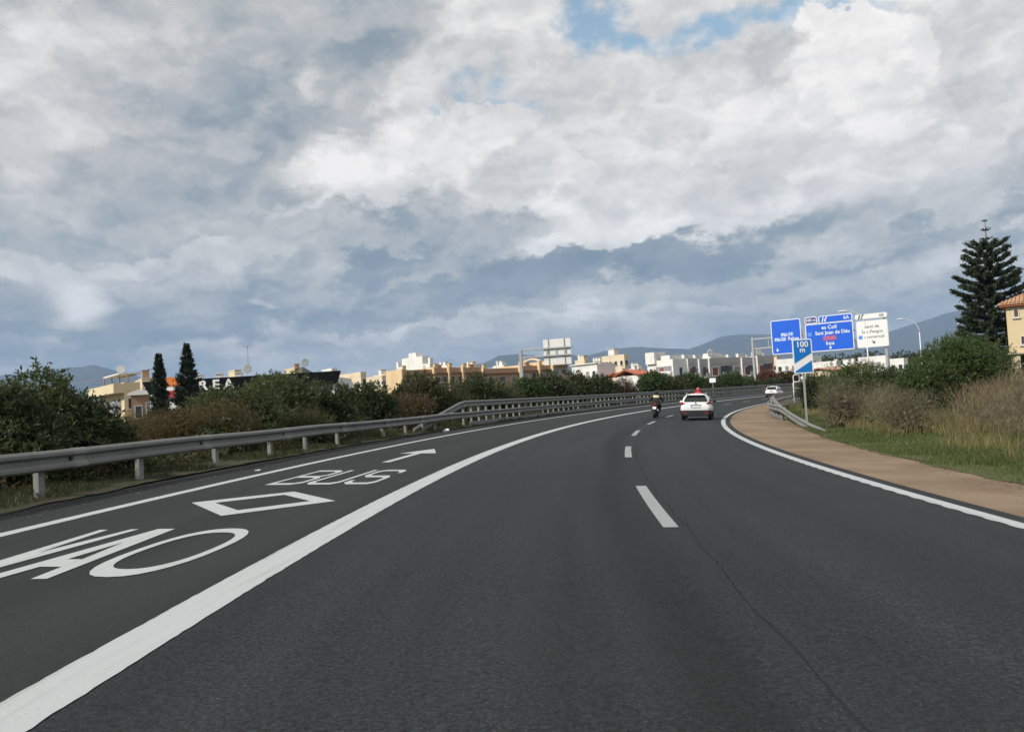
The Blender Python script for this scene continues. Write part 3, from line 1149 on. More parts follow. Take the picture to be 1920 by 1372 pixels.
YT = -.445
SB, SW = M['sign_blue'], M['sign_white']
p1, x, z, w, h = panel_px(1444.5, 602, 1505, 661, SB, SW)
plate('road_number_box', 2.0, .62, .08, YT + .006, .008, M['ghost'], p1, (x + .15, z + .33))
lettering('Ma-19', .72, SW, p1, (x + .15, YT, z + .33), bold=.012)
plate('road_number_box', 1.9, .62, .08, YT + .006, .008, M['ghost'], p1, (x - .95, z - .38))
lettering('Ma-20', .68, SW, p1, (x - .95, YT, z - .38), bold=.012)
lettering('Palma', .72, SW, p1, (x + 1.12, YT, z - .38), bold=.014)
down_arrow(p1, x - w / 2 + .85, z - h / 2 + .72, .62, SW)
p2, x, z, w, h = panel_px(1509.5, 609, 1603, 654, SB, SW)
lettering('es Coll', .80, SW, p2, (x + .05, YT, z + h / 2 - .72), bold=.014)
lettering('Sant Joan de Déu', .78, SW, p2, (x + .48, YT, z + h / 2 - 1.55), bold=.014, sx=.94)
plate('hospital_symbol', .62, .62, .06, YT + .002, .009, M['ghost'], p2, (x - w / 2 + .62, z + h / 2 - 1.6))
plate('road_number_box', 1.9, .62, .08, YT + .004, .009, M['sign_red'], p2, (x + .05, z - .22))
lettering('Ma-30', .60, M['ghost'], p2, (x + .05, YT - .008, z - .22), bold=.008)
lettering('Inca', .78, SW, p2, (x + .05, YT, z - 1.0), bold=.014)
down_arrow(p2, x + .05, z - h / 2 + .55, .6, SW)
p3, x, z, w, h = panel_px(1508.5, 595.5, 1532, 606, M['sign_navy'], SW, .12, .28)
lettering('500 m', .62, SW, p3, (x, YT, z), bold=.012, sx=.9)
p4, x, z, w, h = panel_px(1534.5, 593, 1598.5, 601, M['sign_blue'], SW, .12, .28)
lettering('6A', .72, SW, p4, (x + w / 2 - .85, YT, z), bold=.012)


def exit_symbol(p, x, z, mat):
    flat_poly('exit_symbol', [(x - .42, z - .36), (x - .22, z - .36), (x - .05, z + .36), (x - .2, z + .36)], YT, mat, p)
    flat_poly('exit_symbol', [(x, z - .36), (x + .2, z - .36), (x + .22, z), (x + .5, z + .36), (x + .28, z + .36), (x + .05, z + .05)], YT, mat, p)


exit_symbol(p4, x - w / 2 + .85, z, SW)
WB = plain('sign_rim_grey', (.62, .64, .64), .5, .05, 1)
p5, x, z, w, h = panel_px(1602.5, 590.5, 1664, 594.5, SW, WB, .10, .28)
exit_symbol(p5, x - w / 2 + .85, z, M['sign_black'])
lettering('6B', .62, M['sign_black'], p5, (x + w / 2 - .8, YT, z))
p6, x, z, w, h = panel_px(1604.5, 603, 1668, 648.5, SW, WB, .10, .28)
lettering('camí de', .66, M['sign_black'], p6, (x, YT, z + h / 2 - .95))
lettering('Son Fangos', .66, M['sign_black'], p6, (x, YT, z + h / 2 - 1.72))
lettering('c.comercial', .62, M['sign_black'], p6, (x + .25, YT, z + h / 2 - 2.5))
plate('shopping_symbol', .55, .55, .06, YT + .002, .009, M['ghost'], p6, (x - w / 2 + .55, z + h / 2 - 2.5))
down_arrow(p6, x + .1, z - h / 2 + .78, .62, M['sign_black'], R_(45))
# brackets behind the panels
for xx in np.linspace(3.6, wG - 1.2, 8):
    part('bracket', (float(xx), -.22, (zb1 + zb2) / 2 + .1), (.12, .24, zb1 - zb2 + 1.6), M['steel'], gan)

# ------------------------------------------------------------------ 100 m countdown marker
b = rp(37.0, 8.05)
bz = float(side_z(37.0, 8.05))
mk_ = empty('countdown_sign', (b.x, b.y, bz), 0, 'blue 100 m countdown sign with one white diagonal stripe on a grey post', 'road sign')
Dm = proj(b)[2]
sp = Dm / F_PX
H1 = 2.17
part('post', (0, .05, (H1 + 1.3) / 2 - .1), (.085, .05, H1 + 1.3 + .2), M['steel'], mk_, .01)
w, h = .80, 1.46
zc_ = H1 + h / 2
pm = plate('sign_panel', w, h, .07, -.03, .035, SW, mk_, (0, zc_))
z0, z1 = zc_ - h / 2 + .05, zc_ + h / 2 - .05
xl, xr = -w / 2 + .05, w / 2 - .05
flat_poly('face', [(xl, z1), (xr, z1), (xr, zc_ + .11), (xl, zc_ - .29)], -.040, M['sign_blue2'], pm, .009)
flat_poly('face', [(xl, z0), (xr, z0), (xr, zc_ - .20), (xl + .02, z0 + .06)], -.040, M['sign_blue2'], pm, .009)
lettering('100', .34, SW, pm, (0, -.045, z1 - .19), bold=.006)
lettering('m', .30, SW, pm, (0, -.045, z1 - .42), bold=.006)
mk_.rotation_euler.z = -heading(37) * .5

# ------------------------------------------------------------------ back-to-front gantry over the other carriageway
q0 = at(979, 713, 92)
gq = empty('sign_gantry', (q0.x, q0.y, 0.1), R_(-16), 'grey gantry arm carrying the pale back of a large sign above the hedge', 'sign gantry')
k = 92 / F_PX
zt = at(977, 655, 92).z - .1
part('post', (0, 0, zt / 2), (.34, .3, zt), M['steel'], gq, .03)
z_a, z_b = at(990, 656, 92).z - .1, at(990, 670, 92).z - .1
wq = (1078 - 979) * k
for z in (z_a, z_b):
    part('beam', (wq / 2 + .1, 0, z), (wq, .18, .17), M['steel'], gq, .02)
for xx in np.arange(.9, wq, 1.05):
    part('strut', (float(xx), 0, (z_a + z_b) / 2), (.07, .07, z_a - z_b - .18), M['steel'], gq)
cx, pw_ = (1049 - 979) * k, 52 * k
zp1, zp0 = at(1049, 636, 92).z - .1, at(1049, 684, 92).z - .1
M['panel_back'] = plain('aluminium_back', (.78, .77, .72), .5, .06, 1.5, metal=.0)
nsl = 14
hs = (zp1 - zp0) / nsl
for i in range(nsl):
    part('panel_slat', (cx, .16, zp0 + hs * (i + .5)), (pw_, .06, hs - .025), M['panel_back'], gq)
for xx in (cx - pw_ * .30, cx + pw_ * .28):
    part('stiffener', (xx, .10, (zp0 + zp1) / 2), (.10, .06, zp1 - zp0), M['galv_post'], gq)


# ------------------------------------------------------------------ street lamps
M['lamp_white'] = plain('lamp_white', (.80, .81, .80), .4, .03, 2)


def street_lamp(u_pole, u_head, v_head, D, label):
    p = at(u_pole, v_head, D)
    gz_ = float(ground_z([p.x], [p.y])[0])
    hd = at(u_head, v_head, D)
    o = empty('street_lamp', (p.x, p.y, gz_), 0, label, 'street lamp', 'street lamps with curved arms')
    H = hd.z - gz_
    a = hd.x - p.x
    yy = hd.y - p.y
    part('base_plate', (0, 0, .03), (.4, .4, .06), M['steel'], o)
    MB().tube([(0, 0, 0), (0, 0, H * .45), (0, 0, H - 1.9)], [.09, .07, .05], 10).build('pole', M['lamp_white'], o)
    pts = []
    for t in np.linspace(0, 1, 9):
        w = t * PI / 2
        pts.append((a * .82 * (1 - math.cos(w)), yy * .82 * (1 - math.cos(w)), H - 1.9 + 1.88 * math.sin(w)))
    MB().tube(pts, .038, 8).build('arm', M['lamp_white'], o)
    mb = MB()
    sgn = 1 if a > 0 else -1
    rings = []
    for t, ww, hh in ((-.1, .05, .05), (.1, .12, .07), (.45, .16, .09), (.75, .10, .06), (.85, .03, .03)):
        cx_ = a * .80 + sgn * t * 1.1
        rings.append([Vector((cx_, yy * .8 + ww * math.cos(q), H - .02 + hh * math.sin(q))) for q in np.linspace(0, 2 * PI, 10, endpoint=False)])
    mb.loft(rings).build('lamp_head', M['lamp_white'], o)
    return o


street_lamp(1621, 1581, 583, 84, 'slim street lamp whose pole crosses the white sign panel')
street_lamp(1722, 1688, 598, 112, 'pale street lamp with arched arm standing between the white sign and the tall pine')
street_lamp(1832, 1799, 606, 128, 'street lamp half hidden behind the tall pine with only its head showing')
# ------------------------------------------------------------------ foliage
GREEN = {
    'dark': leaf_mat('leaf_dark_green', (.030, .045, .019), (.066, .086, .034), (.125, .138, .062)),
    'mid': leaf_mat('leaf_mid_green', (.040, .060, .023), (.092, .118, .044), (.165, .180, .080)),
    'bright': leaf_mat('leaf_bright_green', (.030, .058, .016), (.066, .108, .028), (.12, .15, .050)),
    'olive': leaf_mat('leaf_olive', (.044, .052, .021), (.092, .098, .040), (.165, .155, .070)),
    'ochre': leaf_mat('leaf_ochre', (.060, .047, .019), (.108, .082, .032), (.165, .125, .052)),
    'brown': leaf_mat('leaf_brown', (.055, .038, .020), (.105, .068, .036), (.16, .105, .058)),
    'red': leaf_mat('leaf_autumn_red', (.11, .045, .03), (.20, .085, .055), (.27, .14, .09)),
    'rmid': leaf_mat('leaf_oleander', (.034, .062, .020), (.078, .120, .036), (.135, .165, .062)),
    'pine': leaf_mat('needle_green', (.024, .037, .021), (.050, .067, .034), (.092, .106, .054), trans=.18),
    'cyp': leaf_mat('cypress_green', (.020, .032, .024), (.042, .058, .038), (.075, .092, .058), trans=.15),
    'dry': leaf_mat('dry_stems', (.12, .096, .055), (.205, .165, .096), (.30, .25, .15), trans=.25),
    'grey': leaf_mat('grey_twigs', (.095, .086, .052), (.165, .145, .092), (.24, .21, .14), trans=.25),
    'grass': leaf_mat('grass_green', (.058, .088, .025), (.105, .136, .043), (.175, .190, .080), trans=.35),
    'straw': leaf_mat('grass_straw', (.14, .125, .05), (.24, .20, .085), (.36, .29, .14), trans=.3),
    'lverge': leaf_mat('grass_left', (.032, .042, .016), (.060, .072, .026), (.12, .115, .05), trans=.25),
    'verge': leaf_mat('grass_verge', (.055, .070, .022), (.090, .105, .035), (.17, .155, .07), trans=.3),
}


def unit(r, n):
    v = r.normal(size=(n, 3))
    return v / np.linalg.norm(v, axis=1, keepdims=True)


def cards(c, a, b):
    "diamond leaves: centre c, long half-axis a, short half-axis b (all (n,3))"
    n = len(c)
    V = np.stack([c - a, c + b, c + a, c - b], 1).reshape(-1, 3)
    return V, np.arange(n * 4).reshape(n, 4)


def sprig_leaves(org, dirs, r, per, length, size, aspect):
    n = len(org)
    t = (np.arange(per) + r.uniform(0, 1, (n, per))) / per
    ln = length * r.uniform(.6, 1.3, (n, 1))
    p = org[:, None] + dirs[:, None] * (t * ln)[..., None]
    p[..., 2] -= (t ** 2) * ln * .18
    a = dirs[:, None] * .8 + unit(r, n * per).reshape(n, per, 3) * .85
    a /= np.linalg.norm(a, axis=-1, keepdims=True)
    o = unit(r, n * per).reshape(n, per, 3)
    bb = np.cross(a, o)
    bb /= np.linalg.norm(bb, axis=-1, keepdims=True) + 1e-6
    sz = size * r.uniform(.65, 1.3, (n, per, 1)) * .5
    p = p + a * sz
    return cards(p.reshape(-1, 3), (a * sz).reshape(-1, 3), (bb * sz * aspect).reshape(-1, 3))


def crown_points(r, w, dp, h, z0, n, K=16, clump=.34, top_heavy=.0):
    cc = []
    while len(cc) < K:
        p = r.uniform(-1, 1, 3)
        if p @ p < 1 and p[2] > -.95:
            cc.append(p)
    cc = np.array(cc)
    cc *= np.clip(np.linalg.norm(cc, axis=1, keepdims=True), .55, None) / (np.linalg.norm(cc, axis=1, keepdims=True) + 1e-6)
    cc *= np.clip(r.uniform(.55, 1.0, (K, 1)), .4, .78)
    half = np.array([w / 2, dp / 2, h / 2])
    cw = cc * half
    cw[:, 2] += z0 + h / 2
    rad = clump * min(w, dp, h) * r.uniform(.65, 1.25, K)
    j = r.choice(K, n, p=rad ** 2 / (rad ** 2).sum())
    u = unit(r, n)
    u[:, 2] = np.abs(u[:, 2]) * np.where(r.uniform(size=n) < .72, 1, -1)
    p = cw[j] + u * (rad[j] * r.uniform(.55, 1.0, n) ** .5)[:, None]
    ok = p[:, 2] > z0 - .05
    return p[ok], u[ok], cw, rad


def shrub(name, label, cat, base, w, dp, h, kind, seed, n=1300, per=7, length=.28, size=.11, aspect=.34, group=None, K=16, clear=.04, up=.35, stem=.03, fill=.6):
    r = np.random.default_rng(seed)
    o = empty(name, base, 0, label, cat, group)
    p, u, cw, rad = crown_points(r, w, dp, h * (1 - clear), h * clear, n, K)
    u = u + np.array([0, 0, up])
    u /= np.linalg.norm(u, axis=1, keepdims=True)
    V, Fq = sprig_leaves(p, u, r, per, length, size, aspect)
    # stray shoots breaking the outline
    ks = r.choice(len(p), max(8, len(p) // 14), replace=False)
    d3 = u[ks] * .6 + r.normal(0, .25, (len(ks), 3)) + np.array([0, 0, .7])
    d3 /= np.linalg.norm(d3, axis=1, keepdims=True)
    V3, F3 = sprig_leaves(p[ks], d3, r, 9, length * 1.6, size * 1.1, aspect)
    Fq = np.concatenate([Fq, F3 + len(V)])
    V = np.concatenate([V, V3])
    # leaves deeper inside the clumps
    m = int(n * fill)
    j = r.integers(0, len(cw), m)
    q = cw[j] + unit(r, m) * (rad[j] * r.uniform(0, .8, m))[:, None]
    q[:, 2] *= r.uniform(.25, 1.0, m) ** .5
    V2, F2 = sprig_leaves(q, unit(r, m), r, 5, length, size * 1.7, max(aspect, .4))
    Fq = np.concatenate([Fq, F2 + len(V)])
    V = np.concatenate([V, V2])
    V[:, 2] = np.maximum(V[:, 2], -.02)
    np_mesh('crown', V, Fq, GREEN[kind], o)
    mb = MB()
    for c, q in list(zip(cw, rad))[:9]:
        b = np.array([r.normal(0, w * .06), r.normal(0, dp * .06), -.1])
        mid = (b + c) / 2 + r.normal(0, .08, 3)
        mb.tube([b, mid, c], [stem, stem * .7, stem * .3], 5)
    mb.build('trunk', M['bark'], o)
    return o


def hedge_at(u, off=-10.2):
    s = find(lambda s: proj(rp(s, off, 1.2))[0], 6.0, 175, u)
    p = rp(s, off)
    p.z = float(side_z(s, off))
    return p, s


HG = 'shrubs in the hedge behind the left guardrail'
#  u, v_top, width px, kind, label, offset d, style
HEDGE = [
    (-95, 722, 240, 'dark', 'dark bushy shrub cut off by the left photo edge', -10.6, 0),
    (75, 698, 180, 'mid', 'largest tall green bush at the far left behind the guardrail', -10.3, 0),
    (15, 728, 150, 'dark', 'low dark bush at the far left below the tall green one', -9.5, 0),
    (150, 752, 110, 'dark', 'dark leafy bush with pale tips right of the largest left bush', -9.7, 0),
    (186, 786, 76, 'dark', 'small round dark bush beside the gap left of the ochre shrub', -9.5, 0),
    (268, 775, 70, 'ochre', 'small yellow-ochre shrub below the slim left conifer', -12.6, 1),
    (330, 768, 170, 'ochre', 'wide wispy ochre shrub in front of the two conifers', -10.4, 1),
    (445, 712, 140, 'mid', 'green shrub hiding the black sign letters', -10.6, 0),
    (415, 754, 130, 'ochre', 'wispy brown-ochre shrub leaning on the green shrub below the letters', -9.7, 1),
    (535, 700, 150, 'mid', 'broad deep green shrub in front of the black fascia', -10.6, 0),
    (600, 730, 110, 'dark', 'dark green shrub below the right end of the black fascia', -10.2, 0),
    (560, 765, 130, 'olive', 'low olive shrub at the foot of the broad green shrub', -9.4, 1),
    (690, 722, 130, 'dark', 'dark round shrub below the pale distant houses', -10.3, 0),
    (770, 738, 95, 'brown', 'russet-brown shrub left of the guardrail ramp', -9.6, 1),
    (788, 696, 90, 'olive', 'tall olive-brown shrub below the stepped white building', -11.2, 0),
    (845, 722, 90, 'olive', 'rounded olive shrub directly behind the guardrail ramp', -10.0, 1),
    (892, 704, 90, 'dark', 'dark shrub below the ochre terrace, right of the ramp', -10.6, 0),
    (940, 716, 80, 'olive', 'low yellow-green shrub left of the left gantry post', -9.8, 1),
    (985, 703, 70, 'bright', 'bright green shrub at the left gantry post', -10.8, 0),
    (1030, 702, 75, 'dark', 'dark shrub under the pale sign back', -10.3, 0),
    (1076, 694, 60, 'olive', 'yellow-green shrub at the left corner of the white block', -10.8, 0),
    (1120, 705, 70, 'dark', 'dark rounded shrub in front of the white block', -10.4, 0),
    (1168, 710, 60, 'brown', 'reddish brown shrub below the orange roofs', -10.4, 1),
    (1222, 698, 60, 'bright', 'bright green shrub left above the motorcyclist', -10.8, 0),
    (1262, 711, 55, 'olive', 'low olive shrub between motorcyclist and white car', -10.2, 0),
    (1298, 700, 55, 'bright', 'light green shrub above the white car', -11.0, 0),
    (1330, 709, 40, 'dark', 'dark shrub behind the small white plate', -10.0, 0),
    (1368, 699, 58, 'bright', 'light green shrub right of the small white plate', -11.2, 0),
    (1405, 707, 46, 'mid', 'green shrub at the foot of the right gantry left post', -10.4, 0),
    (1441, 697, 40, 'red', 'autumn red tree against the grey flats', -13.5, 0),
    (1452, 712, 40, 'dark', 'dark shrub above the distant white car', -10.4, 0),
    (1478, 694, 40, 'ochre', 'ochre leaved tree below the left blue panel', -13.5, 0),
]
for i, (u, vt, wpx, kind, lab, off, style) in enumerate(HEDGE):
    p, s = hedge_at(u, off)
    Dp = proj(p)[2]
    w = wpx * Dp / F_PX
    top = at(u, vt, Dp).z
    far = np.clip(Dp / 30, .8, 3.2)
    h = max(top - p.z - .16 * far ** .5, .8)
    if style == 0:
        o = shrub('shrub', lab, 'shrub', p, w * 1.12, max(1.6, w * .8), h * 1.0, kind, 100 + i, n=int(2100 if Dp < 30 else (1600 if Dp < 60 else 1100)),
                  length=.20 * far ** .5, size=.105 * far ** .8, aspect=.42, group=HG, K=20, fill=.8)
    else:
        o = shrub('shrub', lab, 'shrub', p, w * 1.15, max(1.4, w * .8), h, kind, 100 + i, n=int(2000 if Dp < 40 else 1100), per=7,
                  length=.30 * far ** .4, size=.085 * far ** .75, aspect=.18, group=HG, K=22, up=.9)


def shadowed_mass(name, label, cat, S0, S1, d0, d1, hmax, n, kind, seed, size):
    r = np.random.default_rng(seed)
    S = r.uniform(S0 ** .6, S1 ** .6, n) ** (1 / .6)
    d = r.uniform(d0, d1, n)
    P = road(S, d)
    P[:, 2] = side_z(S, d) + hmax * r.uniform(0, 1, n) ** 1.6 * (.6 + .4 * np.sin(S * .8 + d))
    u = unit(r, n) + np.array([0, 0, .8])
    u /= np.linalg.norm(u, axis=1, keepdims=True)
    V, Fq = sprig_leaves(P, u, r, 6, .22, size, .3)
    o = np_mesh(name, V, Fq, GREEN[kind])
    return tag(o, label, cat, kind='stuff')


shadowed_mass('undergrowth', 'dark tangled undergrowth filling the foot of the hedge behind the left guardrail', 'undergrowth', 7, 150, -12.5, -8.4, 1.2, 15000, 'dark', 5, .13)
shadowed_mass('undergrowth', 'brownish dead weeds low along the foot of the left hedge', 'undergrowth', 7, 110, -11, -8.55, .55, 5200, 'brown', 6, .10)


# ------------------------------------------------------------------ grass and dry scrub
def blades(P, H, Wd, lean, r, segs=2):
    n = len(P)
    a = r.uniform(0, 2 * PI, n)
    side = np.stack([np.cos(a), np.sin(a), np.zeros(n)], 1) * (Wd / 2)[:, None]
    b = r.uniform(0, 2 * PI, n)
    ld = np.stack([np.cos(b), np.sin(b), np.zeros(n)], 1) * (lean * H)[:, None]
    up = np.zeros((n, 3))
    up[:, 2] = H
    mid = P + up * .55 + ld * .30
    tip = P + up * np.sqrt(np.clip(1 - .4 * lean ** 2, .2, 1))[:, None] + ld
    V = np.stack([P - side, P + side, mid + side * .75, mid - side * .75, tip + side * .12, tip - side * .12], 1).reshape(-1, 3)
    i = np.arange(n)[:, None] * 6
    Fq = np.concatenate([i + np.array([0, 1, 2, 3]), i + np.array([3, 2, 4, 5])], 0)
    return V, Fq


def patchy(S, d, k, seed):
    r = np.random.default_rng(seed)
    v = np.zeros_like(S)
    for _ in range(7):
        fx, fy, ph = r.normal(0, k), r.normal(0, k), r.uniform(0, 6.28)
        v += np.sin(S * fx + d * fy + ph)
    return v / 7 * 1.6 + .5


def field(name, label, cat, n, S0, S1, dfun0, dfun1, hl, hh, wd, lean, kind, seed, clump=0.0, pw=.55, stuff=True, edge_low=0.0, thr=None):
    r = np.random.default_rng(seed)
    S = r.uniform(S0 ** pw, S1 ** pw, n) ** (1 / pw)
    t = r.uniform(0, 1, n)
    lo, hi = dfun0(S), dfun1(S)
    d = lo + (hi - lo) * t
    pt = patchy(S, d, clump or .8, seed + 1)
    keep = r.uniform(size=n) < np.clip(pt * 1.3, .35 if kind == 'grass' else .08, 1)
    if thr is not None:
        keep &= pt > thr
    S, d, pt, t = S[keep], d[keep], pt[keep], t[keep]
    P = road(S, d)
    P[:, 2] = np.where(d > 0, zr(S, d), zl(S, d)) - .01
    H = r.uniform(hl, hh, len(S)) * (.55 + .6 * np.clip(pt, 0, 1))
    if edge_low:
        H *= 1 - edge_low * (1 - sm(t, 0, .35))
    far = np.clip(S / 14, .8, 5)
    V, Fq = blades(P, H, r.uniform(.6, 1.4, len(S)) * wd * far ** .8, r.uniform(.1, lean, len(S)), r)
    o = np_mesh(name, V, Fq, GREEN[kind])
    return tag(o, label, cat, kind='stuff')


ge = grass_edge
field('grass', 'short bright green grass bordering the brown shoulder on the right', 'grass', 230000, 7, 70, lambda s: ge(s) + .02, lambda s: ge(s) + 3.6, .05, .20, .009, .7, 'grass', 21, 1.2, .42, edge_low=.55)
field('grass', 'taller pale yellow-green grass tufts in front of the dry scrub', 'grass', 26000, 8, 60, lambda s: ge(s) + 1.2, lambda s: ge(s) + 4.2, .22, .50, .006, .6, 'straw', 22, 1.6, .5, thr=.5)
field('grass', 'thin green grass beneath the dry scrub on the right bank', 'grass', 36000, 9, 75, lambda s: ge(s) + 3, lambda s: ge(s) + 14, .12, .45, .010, .6, 'verge', 23, .7, .55)
field('grass', 'short weedy grass along the foot of the left guardrail', 'grass', 52000, 7.5, 60, lambda s: -8.9 + 0 * s, lambda s: -7.25 - .25 * sm(s, 9, 14), .03, .15, .008, .8, 'lverge', 24, 1.5, .5)


def scrub_mass(name, label, n, S0, S1, dl, dh, hl, hh, kind, seed, wd=.008):
    "many-branched dry stems"
    r = np.random.default_rng(seed)
    S = r.uniform(S0 ** .5, S1 ** .5, n) ** 2
    d = ge(S) + r.uniform(dl, dh, n)
    pt = patchy(S, d, .55, seed + 3)
    keep = pt > .28
    S, d, pt = S[keep], d[keep], np.clip(pt[keep], .25, 1.15)
    P = road(S, d)
    P[:, 2] = zr(S, d) - .02
    n = len(S)
    H = r.uniform(hl, hh, n) * (.55 + .55 * pt) * (.55 + .45 * sm(d - ge(S), dl, dl + 2.0))
    far = np.clip(S / 16, .8, 4) ** .8
    V0, F0 = blades(P, H, wd * far, r.uniform(.15, .7, n), r)
    tip = V0.reshape(n, 6, 3)[:, 4]
    mid = V0.reshape(n, 6, 3)[:, 2]
    Vs, Fs = [V0], [F0]
    base = len(V0)
    for kk in range(5):
        t = r.uniform(.15, 1.0, (n, 1))
        org = mid * (1 - t) + tip * t
        V1, F1 = blades(org, H * r.uniform(.12, .32, n), wd * .7 * far, r.uniform(.6, 1.6, n), r)
        Vs.append(V1)
        Fs.append(F1 + base)
        base += len(V1)
    o = np_mesh(name, np.concatenate(Vs), np.concatenate(Fs), GREEN[kind])
    return tag(o, label, 'scrub', kind='stuff')


scrub_mass('dry_scrub', 'mass of dry brown stalks and scrub covering the right bank', 24000, 9, 70, 3.0, 12.5, .75, 1.25, 'dry', 41)
scrub_mass('dry_scrub', 'greyish twiggy weeds mixed through the dry brown scrub', 18000, 10, 72, 3.4, 13, .7, 1.2, 'grey', 42)
shadowed_right = None


def right_shrub(u, vt, D, wpx, kind, lab, seed, style=0, hb=None, n=1500, dp=None):
    p = at(u, vt, D)
    top = p.z
    gz_ = float(ground_z([p.x], [p.y])[0])
    w = wpx * D / F_PX
    base = Vector((p.x, p.y, gz_ - .05))
    far = np.clip(D / 30, .8, 3)
    kw = dict(length=.26 * far ** .4, size=.125 * far ** .6, aspect=.26) if style == 0 else dict(length=.42, size=.10 * far ** .6, aspect=.09, up=1.1, fill=.08)
    return shrub('shrub', lab, 'shrub', base, w * 1.05, dp or w * .8, max(top - gz_, .7), kind, seed, n=n, K=22, group='shrubs on the right bank', **kw)


right_shrub(1795, 644, 34, 160, 'rmid', 'largest glossy green bush on the right bank below the tall pine', 301, n=3000)
right_shrub(1722, 682, 33, 110, 'rmid', 'green bush left of and lower than the largest right-bank bush', 302, n=1800)
right_shrub(1850, 662, 37, 80, 'olive', 'thin olive bush between the largest right bush and the cream house', 303, n=1100)
right_shrub(1590, 688, 45, 115, 'rmid', 'low green bush right of the countdown sign', 304, n=1700)
right_shrub(1532, 700, 48, 60, 'dark', 'dark low bush right behind the countdown sign post', 307, n=900)
right_shrub(1655, 692, 50, 80, 'dark', 'dark green bush below the white sign panel', 308, n=1000)
right_shrub(1632, 680, 66, 60, 'brown', 'reddish brown bush below the lamp pole in front of white houses', 305, 1, n=900)
right_shrub(1585, 712, 30, 95, 'grey', 'rounded dry grey-brown bush right of the countdown sign', 306, 1, n=1500)
right_shrub(1690, 735, 24, 120, 'grey', 'dull twiggy dry bush in the middle of the scrub bank', 310, 1, n=1200)


# ------------------------------------------------------------------ trees
def norfolk(u, v_top, D, label, Htot=None):
    r = np.random.default_rng(77)
    tp = at(u, v_top, D)
    gz_ = float(ground_z([tp.x], [tp.y])[0])
    o = empty('norfolk_pine', (tp.x, tp.y, gz_ - .1), 0, label, 'pine tree')
    H = tp.z - gz_
    MB().tube([(0, 0, 0), (0.02, 0, H * .3), (0, .02, H * .7), (0, 0, H)], [.34, .26, .12, .015], 10).build('trunk', M['bark'], o)
    mb = MB()
    Vs, Fs, base = [], [], 0
    zrel = []
    z = .035
    while z < .985:
        zrel.append(z)
        z += .041 if z < .80 else (.055 if z < .9 else .058)
    for z in zrel:
        if z > .82:
            R = np.interp(z, [.82, .86, .93, .985], [.075, .030, .022, .008]) * H * 1.0
        else:
            R = np.interp(z, [0, .06, .2, .42, .6, .74, .82], [.12, .185, .205, .195, .175, .140, .108]) * H * r.uniform(.86, 1.08)
        nb = 5 if z > .86 else 8
        a0 = r.uniform(0, 6.28)
        for k in range(nb):
            a = a0 + 2 * PI * k / nb + r.normal(0, .12)
            Rb = R * r.uniform(.78, 1.12)
            out = np.array([math.cos(a), math.sin(a), 0])
            rise = np.interp(z, [0, .3, .7, .86, 1], [-.06, .02, .14, .42, .8])
            ts = np.linspace(0, 1, 14)
            pts = np.array([out * Rb * t + np.array([0, 0, z * H + Rb * (rise * t + .15 * t * t * (1 if z < .85 else .2) - .07 * math.sin(t * PI))]) for t in ts])
            mb.tube([tuple(p) for p in pts[::4]], [.05 * (1 - .6 * z), .035, .022, .012][:len(pts[::4])], 4)
            m = int(np.clip(Rb * 70, 14, 260))
            t = r.uniform(.06, 1.0, m) ** .8
            p = np.stack([np.interp(t, ts, pts[:, i]) for i in range(3)], 1)
            sd = np.array([-out[1], out[0], 0])
            side = r.choice([-1, 1], m)[:, None] * r.uniform(.25, 1.0, (m, 1))
            dirv = out * .75 + sd * side * .85 + np.array([0, 0, 1]) * r.uniform(.0, .45, (m, 1))
            dirv /= np.linalg.norm(dirv, axis=1, keepdims=True)
            q_ = .42 if z > .84 else 1.0
            V, Fq = sprig_leaves(p, dirv, r, 4, .50 * (1 - .35 * z) * q_, .36 * (1 - .35 * z) * q_, .34)
            Vs.append(V)
            Fs.append(Fq + base)
            base += len(V)
    np_mesh('crown', np.concatenate(Vs), np.concatenate(Fs), GREEN['pine'], o)
    tag(mb.build('branches', M['bark'], o), kind='stuff')
    return o


norfolk(1846, 408, 88, 'tall tiered Norfolk pine beside the cream house at the right')


